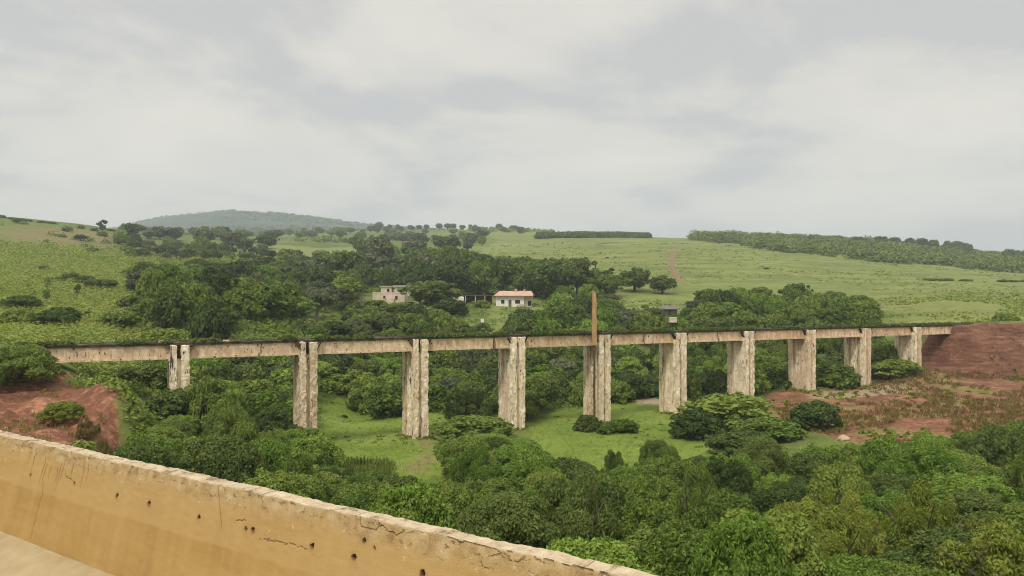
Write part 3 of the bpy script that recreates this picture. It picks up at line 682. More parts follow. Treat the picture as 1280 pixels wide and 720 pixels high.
key(540, 349, 200, 76, 'tree', 'dark', 'big dark round tree just right of the roofless cottage')
key(563, 372, 190, 45, 'dome', 'dark', 'dark shrub leaning on the big dark tree by the cottage')
key(1258, 389, 152, 40, 'dome', 'mid', 'lone shrub on the skyline edge above the red embankment')
key(958, 334, 330, 8, 'tree', 'dark', 'tiny dark lone tree on the open green slope')
key(765, 334, 300, 9, 'tall', 'dark', 'slim small tree standing out above the wood against the field')
key(128, 274, 455, 15, 'tall', 'grey', 'thin grey tree breaking the left skyline')
key(430, 312, 262, 54, 'tree', 'dark', 'dark tall tree left of the houses with an uneven top')
key(474, 294, 300, 40, 'tall', 'grey', 'tall greyish slender tree above the roofless cottage')
key(452, 326, 250, 30, 'tree', 'dark', 'dark tree directly above the left cottage stub')
key(735, 516, 87, 36, 'dome', 'dark', 'dark shrub hugging the foot of the rust brown post')
key(778, 522, 86, 42, 'dome', 'mid', 'low spreading shrub right of the fifth pier foot')
key(758, 528, 85, 24, 'dome', 'mid', 'small shrub in front of the fifth pier')
key(595, 517, 82, 100, 'dome', 'mid', 'large bush left of the fourth pier foot on the meadow edge')
key(640, 545, 72, 80, 'dome', 'bright', 'bright bush directly below the fourth pier')
key(825, 546, 68, 54, 'plume', 'mid', 'feathery tall shrub at the near edge of the right meadow')
key(768, 562, 64, 40, 'plume', 'mid', 'low feathery green shrub at the near meadow edge, left of the feathery one')
key(1210, 303, 640, 14, 'flat', 'dark', 'umbrella shaped tree on the right forested skyline')
key(180, 306, 310, 24, 'tall', 'grey', 'tall pale slender tree on the left hillside')
key(125, 346, 170, 34, 'flat', 'dark', 'dark flat topped tree amid yellow green scrub on the left slope')
key(252, 321, 240, 46, 'flat', 'dark', 'wide dark flat topped tree on the left hillside')
key(72, 345, 185, 20, 'dome', 'dark', 'small dark bush in the scrub on the far left slope')
key(157, 307, 330, 16, 'dome', 'dark', 'dark bush high on the left slope under the brown grass')
key(65, 308, 320, 28, 'dome', 'dark', 'wide dark bush below the brown hilltop grass, left of all')
key(100, 312, 315, 18, 'dome', 'dark', 'dark bush below the brown hilltop grass, second along')
key(55, 331, 220, 20, 'tall', 'mid', 'upright palm-like tree in the pale scrub at left')
key(600, 317, 250, 74, 'tree', 'dark', 'huge dark tree behind the yard shed, between the houses')
key(640, 322, 245, 50, 'tree', 'dark', 'dark tree rising right behind the red roofed house')
key(690, 322, 228, 66, 'tree', 'dark', 'large dark tree right of the red roofed house')
key(722, 320, 236, 56, 'tree', 'dark', 'tall dark tree above the rust brown post')
key(793, 334, 240, 44, 'tree', 'dark', 'broad dark tree near the foot of the eroded track')
key(828, 344, 235, 34, 'tree', 'dark', 'dark tree just below the eroded hillside track')
key(470, 374, 199, 34, 'dome', 'mid', 'green bush below the left end of the roofless cottage')
key(499, 377, 197, 34, 'dome', 'bright', 'bright bush below the right end of the roofless cottage')
key(524, 352, 222, 22, 'tree', 'mid', 'small green tree hiding the foot of the pinkish gable')
key(487, 380, 190, 40, 'dome', 'mid', 'wide low bush on the slope below the roofless cottage')
key(840, 391, 168, 20, 'dome', 'mid', 'small green bush hiding the foot of the brown boarded shed')
key(602, 374, 204, 22, 'dome', 'mid', 'round bush in front of the right half of the open shed')
key(660, 385, 165, 60, 'dome', 'dark', 'dark bush mound in front of the red roofed house')
key(603, 402, 172, 26, 'dome', 'mid', 'small bush on the grassy slope below the yard')
for px, yt, d, w, t, lb in ((575, 548, 77, 56, 'mid', 'bush at the right end of the left meadow beside the third pier'), (612, 540, 74, 70, 'bright', 'bright bush in the strip between the two meadows'), (585, 572, 65, 66, 'mid', 'bush at the near end of the strip between the meadows'),
                            (618, 515, 92, 60, 'dark', 'dark bush behind the fourth pier between the meadows'), (566, 498, 104, 54, 'mid', 'bush at the far end of the strip between the meadows'), (655, 562, 66, 60, 'mid', 'low wide bush at the left tip of the right meadow'),
                            (816, 383, 178, 34, 'dark', 'dark bush left of the brown boarded shed'), (864, 383, 180, 34, 'mid', 'green bush right of the brown boarded shed'), (838, 394, 172, 24, 'dark', 'dark low bush in front of the brown boarded shed')):
    key(px, yt, d, w, 'dome', t, lb)
for px, d in ((759, 395), (769, 395)):
    key(px, 321.5, d, 4.5, 'dome', 'dark', 'tiny dark bush on the open field, %s of two' % ('left' if px < 765 else 'right'))
key(405, 508, 107, 7, 'dome', 'dark', 'small dark tussock on the left meadow, the farther one', name='tussock', minh=.35)
key(430, 521, 99, 9, 'dome', 'dark', 'small dark tussock on the left meadow, the nearer one', name='tussock', minh=.35)
for px, yt, d, w, t, lb in ((200, 282, 480, 24, 'grey', 'grey green tree clump left of the blue hill foot'), (216, 284, 482, 18, 'grey', 'second grey green tree below the blue hill'),
                            (254, 285, 470, 24, 'grey', 'rounded grey tree under the middle of the blue hill'), (290, 289, 470, 30, 'grey', 'broad grey tree under the blue hill peak'), (306, 296, 440, 26, 'dark', 'dark tree right of the broad grey tree below the hill'),
                            (186, 287, 470, 16, 'grey', 'leftmost small grey tree below the blue hill')):
    key(px, yt, d, w, 'tree', t, lb)

# ------------------------------------------------------------------ scattered woods
taken = [(p['x'], p['y'], p['rad']*.9) for p in PLANTS]
taken += [(x, y, 2.6) for x, y in PIERXY]
allmead = MEADOW+[REDL]
def clear(x, y, polys): return not any(bool(inpoly(np.array(x), np.array(y), p)) for p in polys)
CAN_A = [(-200, 560), (150, 548), (175, 528), (215, 520), (235, 505), (300, 490), (345, 478), (375, 515), (400, 555), (420, 582), (470, 590), (540, 592), (575, 545), (600, 532), (640, 548), (690, 556), (720, 572), (780, 572), (830, 566), (880, 566), (920, 556), (950, 542), (1000, 555), (1060, 545), (1120, 540), (1180, 530), (1280, 524), (1700, 520)]
def gen_a():
    y = 22+46*random.random()**.8; return (random.uniform(-.78, .80)*y, y)
def front_ok(x, y):
    rel = np.array([x, y])-wa
    return -(rel@wn) > 3.2
tone_a = lambda px, y: ('olive' if (px > 960 and y < 40 and random.random() < .8) else random.choices(['mid', 'dark', 'bright'], [.55, .17, .28])[0])
for x, y in poisson(9000, gen_a, lambda x, y: 2.2+.022*y+random.uniform(-.3, .5), taken):
    px = 640+F*x/y
    if not front_ok(x, y) or not -180 < px < 1460: continue
    if px < 175 and y > 38: continue
    if not clear(x, y, MEADOW+[REDL]): continue
    if y > 60 and 930 < px: continue
    g = gz(x, y); h = random.uniform(2.6, 5.4) if y > 32 else random.uniform(2.2, 4.2)
    ylim = lin(CAN_A, px)+random.uniform(0, 10); zmax = EYE-(ylim-HY)*y/F
    h = min(h, zmax-g)
    if h < .7: continue
    tone = tone_a(px, y); kind = 'plume' if tone == 'olive' else random.choices(['dome', 'tree', 'plume'], [.68, .2, .12])[0]
    grow(x, y, max(.8, min(random.uniform(1.7, 2.9), h*.85)), h, kind, tone, 'front')
# left clump between wall and the first two piers
CAN_L = [(90, 470), (130, 474), (160, 500), (185, 515), (225, 470), (260, 462), (300, 478), (350, 486), (375, 520), (400, 550)]
def gen_l(): y = random.uniform(46, 84); px = random.uniform(95, 400); return ((px-640)/F*y, y)
for x, y in poisson(2500, gen_l, lambda x, y: 3.0, taken):
    px = 640+F*x/y; rel = np.array([x, y])-P0
    if abs(rel@V) < 2.6 or (px < 165 and y < 63) or not clear(x, y, MEADOW+[REDL]) or not front_ok(x, y): continue
    g = gz(x, y); h = min(random.uniform(2.5, 5.5), EYE-(lin(CAN_L, px)+random.uniform(0, 12)-HY)*y/F-g)
    if h < .8: continue
    tone = 'bright' if (y < 66 and random.random() < .75) else random.choice(['mid', 'bright', 'mid', 'dark'])
    grow(x, y, min(random.uniform(1.8, 3.0), h), h, 'dome' if random.random() < .8 else 'plume', tone, 'left')
# behind the viaduct
CAN_B = [(60, 455), (110, 462), (160, 452), (230, 447), (330, 420), (400, 400), (445, 385), (470, 383), (505, 383), (512, 372), (560, 384), (575, 398), (600, 408), (622, 410), (640, 388), (675, 384), (690, 352), (745, 352), (780, 378), (800, 372), (825, 392), (865, 385), (885, 352), (945, 350), (1000, 347), (1030, 352), (1060, 360), (1095, 376), (1112, 398), (1130, 430), (1150, 450), (1200, 470)]
def gen_b():
    px = random.uniform(60, 1150); k = (px-640)/F
    d0 = (P0[1]-P0[0]*U[1]/U[0])/(1-k*U[1]/U[0])            # the viaduct's depth in this direction
    d = d0+4+random.random()**1.3*(212-d0); return (k*d, d)
ROCKYD = [wpoly([(835, 375), (862, 375), (862, 410), (822, 410)]), wpoly([(748, 396), (862, 396), (862, 412), (748, 412)])]
for x, y in poisson(9000, gen_b, lambda x, y: (3.4 if y < 125 else 5.0 if y < 160 else 6.4)+random.uniform(-.5, .8), taken):
    px = 640+F*x/y
    if not clear(x, y, MEADOW): continue
    if px < 300 and y > 100: continue
    if 750 < px < 862 and y > 140 and random.random() < .55: continue
    if px > 1085 and y > 135: continue
    if px > 1000 and y < 122: continue
    g = gz(x, y); h = random.uniform(2.6, 5.2) if y < 150 else random.uniform(3.5, 7.5)
    h = min(h, EYE-(lin(CAN_B, px)+random.uniform(0, 9)-HY)*y/F-g)
    if h < .8: continue
    tone = random.choices(['dark', 'mid', 'bright', 'grey'], [.30, .44, .18, .08])[0]
    kind = random.choices(['dome', 'tree', 'plume'], [.66, .24, .10])[0]
    grow(x, y, min(random.uniform(2.2, 3.6) if y < 150 else random.uniform(2.8, 4.6), h*1.05), h, kind, tone, 'behind')
# left hillside wood
CAN_C = [(150, 340), (180, 326), (230, 330), (300, 325), (360, 318), (400, 318), (440, 322), (480, 318)]
def gen_c(): y = 100*(4.3**(random.random()**1.15)); px = random.uniform(0, 500); return ((px-640)/F*y, y)
for x, y in poisson(5200, gen_c, lambda x, y: 3.2+.022*y, taken):
    px = 640+F*x/y
    lim = 200-(y-100)*.5 if y < 200 else 150                # wood starts right of the pale scrub
    if px < lim and (random.random() < .984 or px < 12): continue
    if px > 445 and 175 < y < 250: continue
    if not clear(x, y, FIELDS): continue
    g = gz(x, y); h = random.uniform(3.5, 9)
    h = min(h, EYE-(lin(CAN_C, px)-HY)*y/F-g) if y < 300 else random.uniform(3, 7)
    if px > 440: h = min(h, EYE-(386-HY)*y/F-g) if y < 200 else h
    if px < lim: h = min(h, 3.0)
    if h < 1: continue
    tone = random.choices(['dark', 'mid', 'grey', 'bright'], [.28, .36, .2, .16])[0]; kind = random.choices(['tree', 'dome', 'flat', 'tall'], [.5, .28, .10, .12])[0]
    grow(x, y, min(random.uniform(2.6, 5.2), h*1.0) if kind != 'tall' else h*.30, h, kind, tone, 'hillside')
# trees behind and around the houses
CAN_D = [(430, 310), (470, 305), (520, 308), (560, 306), (600, 314), (650, 318), (720, 320), (745, 335), (800, 343), (860, 358), (900, 358)]
def gen_d(): y = random.uniform(226, 420); px = random.uniform(440, 860); return ((px-640)/F*y, y)
for x, y in poisson(900, gen_d, lambda x, y: 9.0, taken):
    px = 640+F*x/y
    if px > 700 and y > 275: continue
    if px > 610 and y > 330: continue
    if y < 244 and 440 < px < 525: continue
    if y < 232 and 560 < px < 680: continue
    g = gz(x, y); h = min(random.uniform(8, 15), EYE-(lin(CAN_D, px)+random.uniform(0, 8)-HY)*y/F-g)
    if h < 2: continue
    grow(x, y, min(random.uniform(4.2, 7.0), h*.8), h, random.choices(['tree', 'dome', 'tall'], [.75, .15, .1])[0], random.choices(['dark', 'mid', 'grey'], [.6, .25, .15])[0], 'houses')
# farther scattered trees up to the horizon
def gen_e(): y = random.uniform(430, 1050); px = random.uniform(150, 660); return ((px-640)/F*y, y)
for x, y in poisson(170, gen_e, lambda x, y: 14, taken):
    if not clear(x, y, FIELDS): continue
    px = 640+F*x/y
    if px > 610 and y < 800: continue
    h = random.uniform(4, 10); grow(x, y, h*random.uniform(.45, .8), h, random.choice(['tree', 'dome', 'tree']), random.choice(['dark', 'grey', 'mid']), 'far')
for px, w, yt in ((474, 11, 276.5), (487, 7, 280), (497, 6, 280), (513, 8, 281), (524, 8, 281), (533, 7, 280), (549, 9, 278.5), (560, 10, 279), (567, 9, 279), (578, 9, 281), (588, 6, 280), (594, 5, 280.5), (604, 4, 283), (615, 8, 283.5), (628, 9, 284), (640, 10, 284)):
    key(px, yt, 1040, w, 'tree', 'grey', None, 'horizon')
for i in range(14):
    px = random.uniform(0, 118); key(px, lin([(0, 269), (60, 277), (118, 284)], px)+random.uniform(-1, 2), 446, random.uniform(5, 12), 'dome', 'dark', None, 'skyline', 1.2)
for i in range(22):
    px = random.uniform(1155, 1290); key(px, lin([(1155, 352), (1290, 366)], px)+random.uniform(-2, 2), 300, random.uniform(5, 13), 'dome', random.choice(['grey', 'mid']), None, 'fieldrow', 1.0)
for i in range(30):
    px = random.uniform(880, 1285); key(px, lin([(870, 292), (940, 290), (1000, 291), (1050, 294), (1110, 296), (1150, 294), (1200, 301), (1280, 313)], px)-random.uniform(-4, 1.2), random.uniform(640, 720), random.uniform(9, 22), random.choice(['tree', 'dome', 'tree']), random.choice(['dark', 'dark', 'grey']), None, 'ridge', 3.0)
for i in range(16):
    px = random.uniform(130, 180); key(px, random.uniform(286, 290), 470, random.uniform(5, 10), 'dome', random.choice(['grey', 'dark']), None, 'skyline2', 1.2)

# ------------------------------------------------------------------ stuff: forest, hedge line, scrub, undergrowth, grass
def scatter_mesh(name, P, n_each, spread, size, tone, label, cat, up=.6, hgt=1.0, elong=1.6, grassy=False, kind='stuff'):
    P = np.asarray(P); k = len(P); m = k*n_each; idx = np.repeat(np.arange(k), n_each); rng = RNG
    sp = np.asarray(spread)*np.ones(k); sz = np.asarray(size)*np.ones(k)
    d = rng.normal(size=(m, 3)); d /= np.linalg.norm(d, axis=1)[:, None]; d[:, 2] = np.abs(d[:, 2])
    rr = rng.random(m)**(.25 if n_each >= 60 else .45); off = d*rr[:, None]*sp[idx][:, None]; off[:, 2] *= hgt
    p = P[idx]+off
    if grassy:
        t = rng.normal(size=(m, 3))*.38+np.array([0, 0, 1.0]); p = P[idx]+off*np.array([1, 1, .15])
    else: t = None
    nrm = d+np.array([0, 0, up])+rng.normal(size=(m, 3))*.5; nrm /= np.linalg.norm(nrm, axis=1)[:, None]
    if t is None: t = np.cross(nrm, rng.normal(size=(m, 3)))
    t /= np.linalg.norm(t, axis=1)[:, None]; b = np.cross(nrm, t); b /= np.linalg.norm(b, axis=1)[:, None]+1e-9
    s = (sz[idx]*rng.uniform(.6, 1.4, m))[:, None]
    if grassy: v = np.stack([p-b*s*.12, p+t*s*.5-b*s*.10, p+t*s, p+t*s*.5+b*s*.12], 1)
    else: v = np.stack([p-t*s*elong*.5, p+b*s*.42, p+t*s*elong*.5, p-b*s*.42], 1)
    pl = np.repeat(rng.random(k)*.55, n_each)+rng.random(m)*.45
    o = obj(name, mesh_np(name, v.reshape(-1, 3), np.arange(4*m).reshape(m, 4), {'leaf': np.repeat(pl, 4)}), LEAF[tone])
    return tag(o, label, cat, None, kind)
def pts_px(n, px0, px1, d0, d1, test=None, power=1.0):
    px = RNG.uniform(px0, px1, n); d = d0*(d1/d0)**(RNG.random(n)**power); x = (px-640)/F*d
    k = np.ones(n, bool) if test is None else test(px, d, x)
    x, d = x[k], d[k]; return np.stack([x, d, H(x, d)], -1)
# forest along the right ridge
def ridge_test(px, d, x):
    z = H(x, d); py = HY-(z-EYE)/d*F
    lo = np.interp(px, [868, 900, 940, 985, 1010, 1050, 1090, 1180, 1290], [297, 302, 304, 316, 321, 322, 330, 338, 344])
    gap = (px > 1052) & (px < 1095) & (py > 313) & (py < 323)
    nn = noise2(x, d, .012, 14, 2)
    return (py < lo+nn*9) & ~gap & (noise2(x, d, .03, 19, 2) > -.55) & (d > 430)
P = pts_px(2600, 866, 1330, 430, 790, ridge_test); big = noise2(P[:, 0], P[:, 1], .02, 6, 2)
scatter_mesh('forest', P, 100, RNG.uniform(2.6, 5.5, len(P))+2.6*np.clip(big, 0, 1), 1.25, 'dark', 'dense dark green forest along the right hand ridge', 'forest', .5, 1.1)
P = pts_px(520, 672, 811, 655, 690); P[:, 2] += .4
scatter_mesh('treeline', P, 60, 3.4, 1.3, 'dark', 'straight dark windbreak on the skyline above the green field', 'treeline', .3, 1.35)
# far woods on the plain between the houses and the blue hill
def far_test(px, d, x): return (noise2(x, d, .006, 34, 3) > .02) & ~inpoly(x, d, FIELDS[0]) & ~inpoly(x, d, FIELDS[1]) & ((px < 600) | (d > 760))
P = pts_px(3800, 150, 690, 430, 1300, far_test); P[:, 2] += .5
scatter_mesh('woods', P, 26, 4.6, 1.9, 'mid', 'mixed far woodland spread over the plain below the blue hill', 'woodland', .4, .9)
P = pts_px(2600, 60, 690, 1500, 2700, lambda px, d, x: noise2(x, d, .004, 44, 3) > .25); 
scatter_mesh('distant_woods', P, 10, 9, 5, 'dark', 'speckled far bush covering the blue distant hill', 'woodland', .4, .5)
# pale scrub on the left slope
def scrub_test(px, d, x):
    e = np.interp(d, [80, 105, 140, 200, 300, 340], [150, 190, 190, 260, 330, 360])
    return (px < e+noise2(x, d, .05, 3, 2)*40) & ~inpoly(x, d, REDL) & (((np.stack([x-P0[0], d-P0[1]], 1)@V) > 2.4) | (px < 20)) & ~inpoly(x, d, BRICKS)
P = pts_px(26000, -120, 380, 72, 330, scrub_test, .9); dd_ = P[:, 1]
scatter_mesh('scrub', P, 15, (.45+.0040*dd_)*(1+.9*RNG.random(len(P))**3), .095+.0010*dd_, 'yellow', 'pale yellow green scrub covering the left slope behind the viaduct', 'scrub', .7, 1.25, 2.2)
P = pts_px(2600, -120, 420, 85, 400, lambda px, d, x: scrub_test(px, d, x) & (noise2(x, d, .06, 12, 2) > .1)); dd_ = P[:, 1]
scatter_mesh('bushes', P, 40, .7+.005*dd_, .12+.0012*dd_, 'bright', 'scattered darker green low bushes in the pale scrub on the left slope', 'bushes', .6, 1.0)
P = pts_px(420, -120, 330, 95, 420, lambda px, d, x: (noise2(x, d, .05, 17, 2) > .05)); dd_ = P[:, 1]
scatter_mesh('dark_bushes', P, 60, RNG.uniform(.8, 1.9, len(P))+.003*dd_, .12+.0012*dd_, 'mid', 'deeper green bushes speckled over the left slope scrub', 'bushes', .6, .9)
# undergrowth below the woods
inpm = lambda x, d: inpoly(x, d, MEADOW[0]) | inpoly(x, d, MEADOW[1]) | inpoly(x, d, REDL) | inpoly(x, d, REDR)
def under_test(px, d, x):
    behind_wall = -((x-wa[0])*wn[0]+(d-wa[1])*wn[1]) > 1.2
    a = (x-P0[0])*U[0]+(d-P0[1])*U[1]; c = (x-P0[0])*V[0]+(d-P0[1])*V[1]
    return ~inpm(x, d) & behind_wall & ((px > 150) | (d < 44) | ((px > 90) & (d < 95))) & ~((px > 1100) & (d > 70)) & (np.abs(c) > 1.6) & ~((px > 985) & (px < 1150) & (d > 72) & (d < 122))
P = pts_px(12000, -150, 1450, 18, 215, under_test); dd_ = P[:, 1]
scatter_mesh('undergrowth', P, 15, .45+.005*dd_, .12+.0014*dd_, 'mid', 'low tangled undergrowth between the valley bushes', 'undergrowth', .6, .75)
P = pts_px(3400, 150, 660, 88, 340, lambda px, d, x: (px > np.interp(d, [88, 140, 200, 340], [190, 200, 180, 200])) & ~inpm(x, d) & ~inpoly(x, d, FIELDS[0]) & (noise2(x, d, .07, 93, 3) > -.35) & ~((px > 440) & (d > 201) & (d < 238)) & ~((px > 560) & (px < 640) & (d > 150) & (d < 215)) & (((x-P0[0])*V[0]+(d-P0[1])*V[1]) > 3)); dd_ = P[:, 1]
scatter_mesh('thicket', P, 46, RNG.uniform(.8, 1.7, len(P))+.003*dd_, .16+.0013*dd_, 'mid', 'continuous low green bush cover between the trees beyond the viaduct', 'thicket', .6, 1.1)
P = pts_px(1500, 100, 270, 45, 95, under_test)
scatter_mesh('bank_scrub', P, 26, .75, .22, 'mid', 'tangled scrub on the slope right of the left red bank', 'scrub', .6, 1.0)
P = pts_px(320, -60, 175, 44, 64, lambda px, d, x: inpoly(x, d, REDL) & (noise2(x, d, .3, 97, 2) > .1))
scatter_mesh('bank_tufts', P, 14, .3, .3, 'dry', 'dry tufts scattered over the left red bank', 'grass', grassy=True)
P = pts_px(420, 1130, 1400, 112, 136, lambda px, d, x: noise2(x, d, .25, 99, 2) > .12)
scatter_mesh('embankment_tufts', P, 14, .4, .34, 'dry', 'dry tufts scattered over the right red embankment', 'grass', grassy=True)
P = pts_px(900, 385, 950, 60, 116, lambda px, d, x: (inpoly(x, d, MEADOW[0]) | inpoly(x, d, MEADOW[1])) & (noise2(x, d, .15, 101, 3) > .28))
scatter_mesh('meadow_weeds', P, 12, .4, .22, 'mid', 'patches of low weeds on the valley floor meadows', 'weeds', .6, .5)
# field tufts on the right slope
P = pts_px(3600, 600, 1330, 160, 560, lambda px, d, x: (noise2(x, d, .03, 52, 3) > -.1) & ((px > 1090) | (d > 235)) & ~inpoly(x, d, TRACK)); dd_ = P[:, 1]
scatter_mesh('grass', P, 6, .5+.003*dd_, .10+.0011*dd_, 'grass', 'tufted green grass over the open right hillside', 'grass', .6, .35, 2.0)
P = pts_px(2600, 1085, 1330, 150, 240, lambda px, d, x: noise2(x, d, .05, 57, 3) > -.2); dd_ = P[:, 1]
scatter_mesh('tall_grass', P, 8, .5, .38, 'yellow', 'rank yellowish grass above the red embankment', 'grass', .6, .8, 2.2)
# rough grass on the reddish right bank
P = pts_px(4200, 950, 1350, 62, 128, lambda px, d, x: inpoly(x, d, REDR) & (noise2(x, d, .16, 71, 3) > -.15))
scatter_mesh('dry_grass', P, 14, .35, .40, 'dry', 'dry tan grass tufts on the reddish right bank', 'grass', grassy=True)
P = pts_px(1500, 950, 1350, 62, 128, lambda px, d, x: inpoly(x, d, REDR) & (noise2(x, d, .13, 75, 3) > .12))
scatter_mesh('weeds', P, 12, .40, .30, 'olive', 'green weeds growing in patches on the reddish right bank', 'weeds', .6, .7)
# meadow grass
def mead_test(px, d, x): return inpoly(x, d, MEADOW[0]) | inpoly(x, d, MEADOW[1])
P = pts_px(5000, 380, 950, 58, 118, mead_test)
scatter_mesh('meadow_grass', P, 6, .30, .17, 'grass', 'short bright grass of the valley floor meadows', 'grass', grassy=True)
ang = RNG.uniform(0, 6.28, 700); kk = RNG.integers(0, 10, 700); rr_ = RNG.uniform(.9, 2.6, 700)
xx_ = np.array([PIERXY[k][0] for k in kk])+U[0]*np.cos(ang)*rr_*.7+V[0]*np.sin(ang)*rr_; yy_ = np.array([PIERXY[k][1] for k in kk])+U[1]*np.cos(ang)*rr_*.7+V[1]*np.sin(ang)*rr_
scatter_mesh('pier_weeds', np.stack([xx_, yy_, H(xx_, yy_)], -1), 12, .3, .24, 'olive', 'low weeds growing round the feet of the viaduct piers', 'weeds', .5, .8)
# vegetation on the viaduct deck
ta = RNG.uniform(-1, 11*SPAN+3, 4200); ya = RNG.choice([-1.12, 1.1, 0, -.7], len(ta), p=[.5, .2, .15, .15])+RNG.normal(size=len(ta))*.15
keep = noise2(ta, ta*0, .35, 88, 3) > -.35; ta, ya = ta[keep], ya[keep]
P = np.stack([P0[0]+U[0]*ta+V[0]*ya, P0[1]+U[1]*ta+V[1]*ya, np.full(len(ta), DECK)], -1)
scatter_mesh('deck_weeds', P, 10, RNG.uniform(.12, .42, len(P)), .18, 'dark', 'weeds and grass growing along the old viaduct deck', 'weeds', .4, 1.1)
P2 = P[::4].copy()
scatter_mesh('deck_grass', P2, 8, .2, .34, 'dry', 'brown dead grass tufts on the old viaduct deck', 'grass', grassy=True)

# ------------------------------------------------------------------ houses and small structures
CREAM = mat_plain('cream_plaster', (.50, .41, .30), (.68, .58, .46), 1.3, .9)
PINKW = mat_plain('pink_plaster', (.52, .42, .33), (.70, .58, .48), 1.3, .9)
WHITEW = mat_plain('white_paint', (.66, .62, .55), (.80, .77, .70), 1.5, .8)
SALMON = mat_plain('salmon_roof', (.40, .25, .18), (.56, .38, .29), 1.2, .8)
BROWNW = mat_plain('brown_boards', (.07, .05, .042), (.14, .10, .085), 2, .9)
LILAC = mat_plain('grey_roof', (.12, .10, .10), (.20, .17, .165), 1.2, .8)
GLASSD = mat_plain('dark_opening', (.012, .012, .012), (.03, .03, .028), 2, .4)
def at(px, d): return (px-640)/F*d, d
def house_root(name, px, d, label, cat, dz=0, rz=0):
    x, y = at(px, d); e = empty(name, (x, y, gz(x, y)+dz), rz); return tag(e, label, cat)
def zat(py, d): return EYE-(py-HY)*d/F
# roofless cottage
d = 205; rt = house_root('cottage', 486, d, 'roofless pale pink cottage with a row of pilasters, left of the big dark tree', 'cottage'); z0 = rt.location.z; top = zat(366.5, d)-z0; bot = -1
mb = MB().box(-4.3, 4.3, 0, .3, bot, top, .5, .03).box(-4.3, -4.0, .3, 5, bot, top-.2, .5, .03).box(4.0, 4.3, .3, 5, bot, top-.2, .5, .03).box(-4.0, 4.0, 4.7, 5.0, bot, top-.3, .5, .03)
mb.build('wall', PINKW, rt)
for i in range(6):
    x = -4.1+i*1.62; MB().box(x, x+.28, -.14, .002, bot, top+.06, .5, .02).build('pilaster', CREAM, rt)
MB().box(-4.4, 4.4, -.1, .36, top+.063, top+.25).build('cornice', CREAM, rt)
for x in (-1.5, 1.7): MB().box(x, x+.9, -.03, .05, 1.0, 2.0).build('window', GLASSD, rt)
MB().box(-1.2, 1.6, -1.8, -.16, bot, 1.25, .5, .03).build('porch', CREAM, rt)
d = 206; rt = house_root('wall_ruin', 453, d, 'short pale ruined wall stub standing left of the roofless cottage', 'ruin'); z0 = rt.location.z; top = zat(363, d)-z0
MB().box(-.2, .35, 0, .5, -1, top, .3, .05).build('pillar', CREAM, rt); MB().box(-1.1, -.203, .1, .4, -1, top-.7, .3, .06).build('wall', PINKW, rt)
# buildings behind it
d = 224; rt = house_root('shed', 500, d, 'small shed with a flat white roof above the roofless cottage', 'shed'); z0 = rt.location.z; t = zat(357, d)-z0
MB().box(-1.6, 1.4, 0, 3, -1, t-.25, .5, .02).build('wall', CREAM, rt); MB().box(-2.1, 1.7, -.5, 3.3, t-.247, t).build('roof', WHITEW, rt); MB().box(-.4, .5, -.02, .05, .3, t-.6).build('door', GLASSD, rt)
d = 224; rt = house_root('hut', 483, d, 'low pale hut half hidden by bushes left of the white roofed shed', 'hut'); z0 = rt.location.z; t = zat(357, d)-z0
MB().box(-1.6, 1.5, 0, 2.6, -1, t-.3, .5, .02).build('wall', PINKW, rt); MB().box(-1.9, 1.8, -.4, 3, t-.297, t-.1).build('roof', CREAM, rt); MB().box(.2, .9, -.02, .05, .6, t-.9).build('window', GLASSD, rt)
d = 236; rt = house_root('gabled_house', 515, d, 'pinkish gable end rising beside the big dark tree', 'house'); z0 = rt.location.z; t = zat(348, d)-z0
v = np.array([(-1.5, 0, -1), (1.5, 0, -1), (1.5, 0, t-1.6), (.5, 0, t), (-1.5, 0, t-2.2), (-1.5, 4, -1), (1.5, 4, -1), (1.5, 4, t-1.6), (.5, 4, t), (-1.5, 4, t-2.2)])
me = bpy.data.meshes.new('wall'); me.from_pydata([tuple(p) for p in v], [], [(0, 1, 2, 3, 4), (9, 8, 7, 6, 5), (0, 5, 6, 1), (1, 6, 7, 2), (0, 4, 9, 5)]); obj('wall', me, CREAM, rt)
mb = MB()
for p, q in (((-1.9, t-2.45), (.5, t+.06)), ((.5, t+.06), (1.9, t-2.15))):
    mb.add([(p[0], -.4, p[1]), (q[0], -.4, q[1]), (q[0], 4.3, q[1]), (p[0], 4.3, p[1]), (p[0], -.4, p[1]+.18), (q[0], -.4, q[1]+.18), (q[0], 4.3, q[1]+.18), (p[0], 4.3, p[1]+.18)],
           [(0, 3, 2, 1), (4, 5, 6, 7), (0, 1, 5, 4), (2, 3, 7, 6), (1, 2, 6, 5), (3, 0, 4, 7)])
mb.build('roof', mat_plain('pink_tile', (.50, .33, .25), (.64, .46, .36), 1.5), rt)
MB().box(-.4, .5, -.03, .04, t-3.4, t-2.5).build('window', GLASSD, rt)
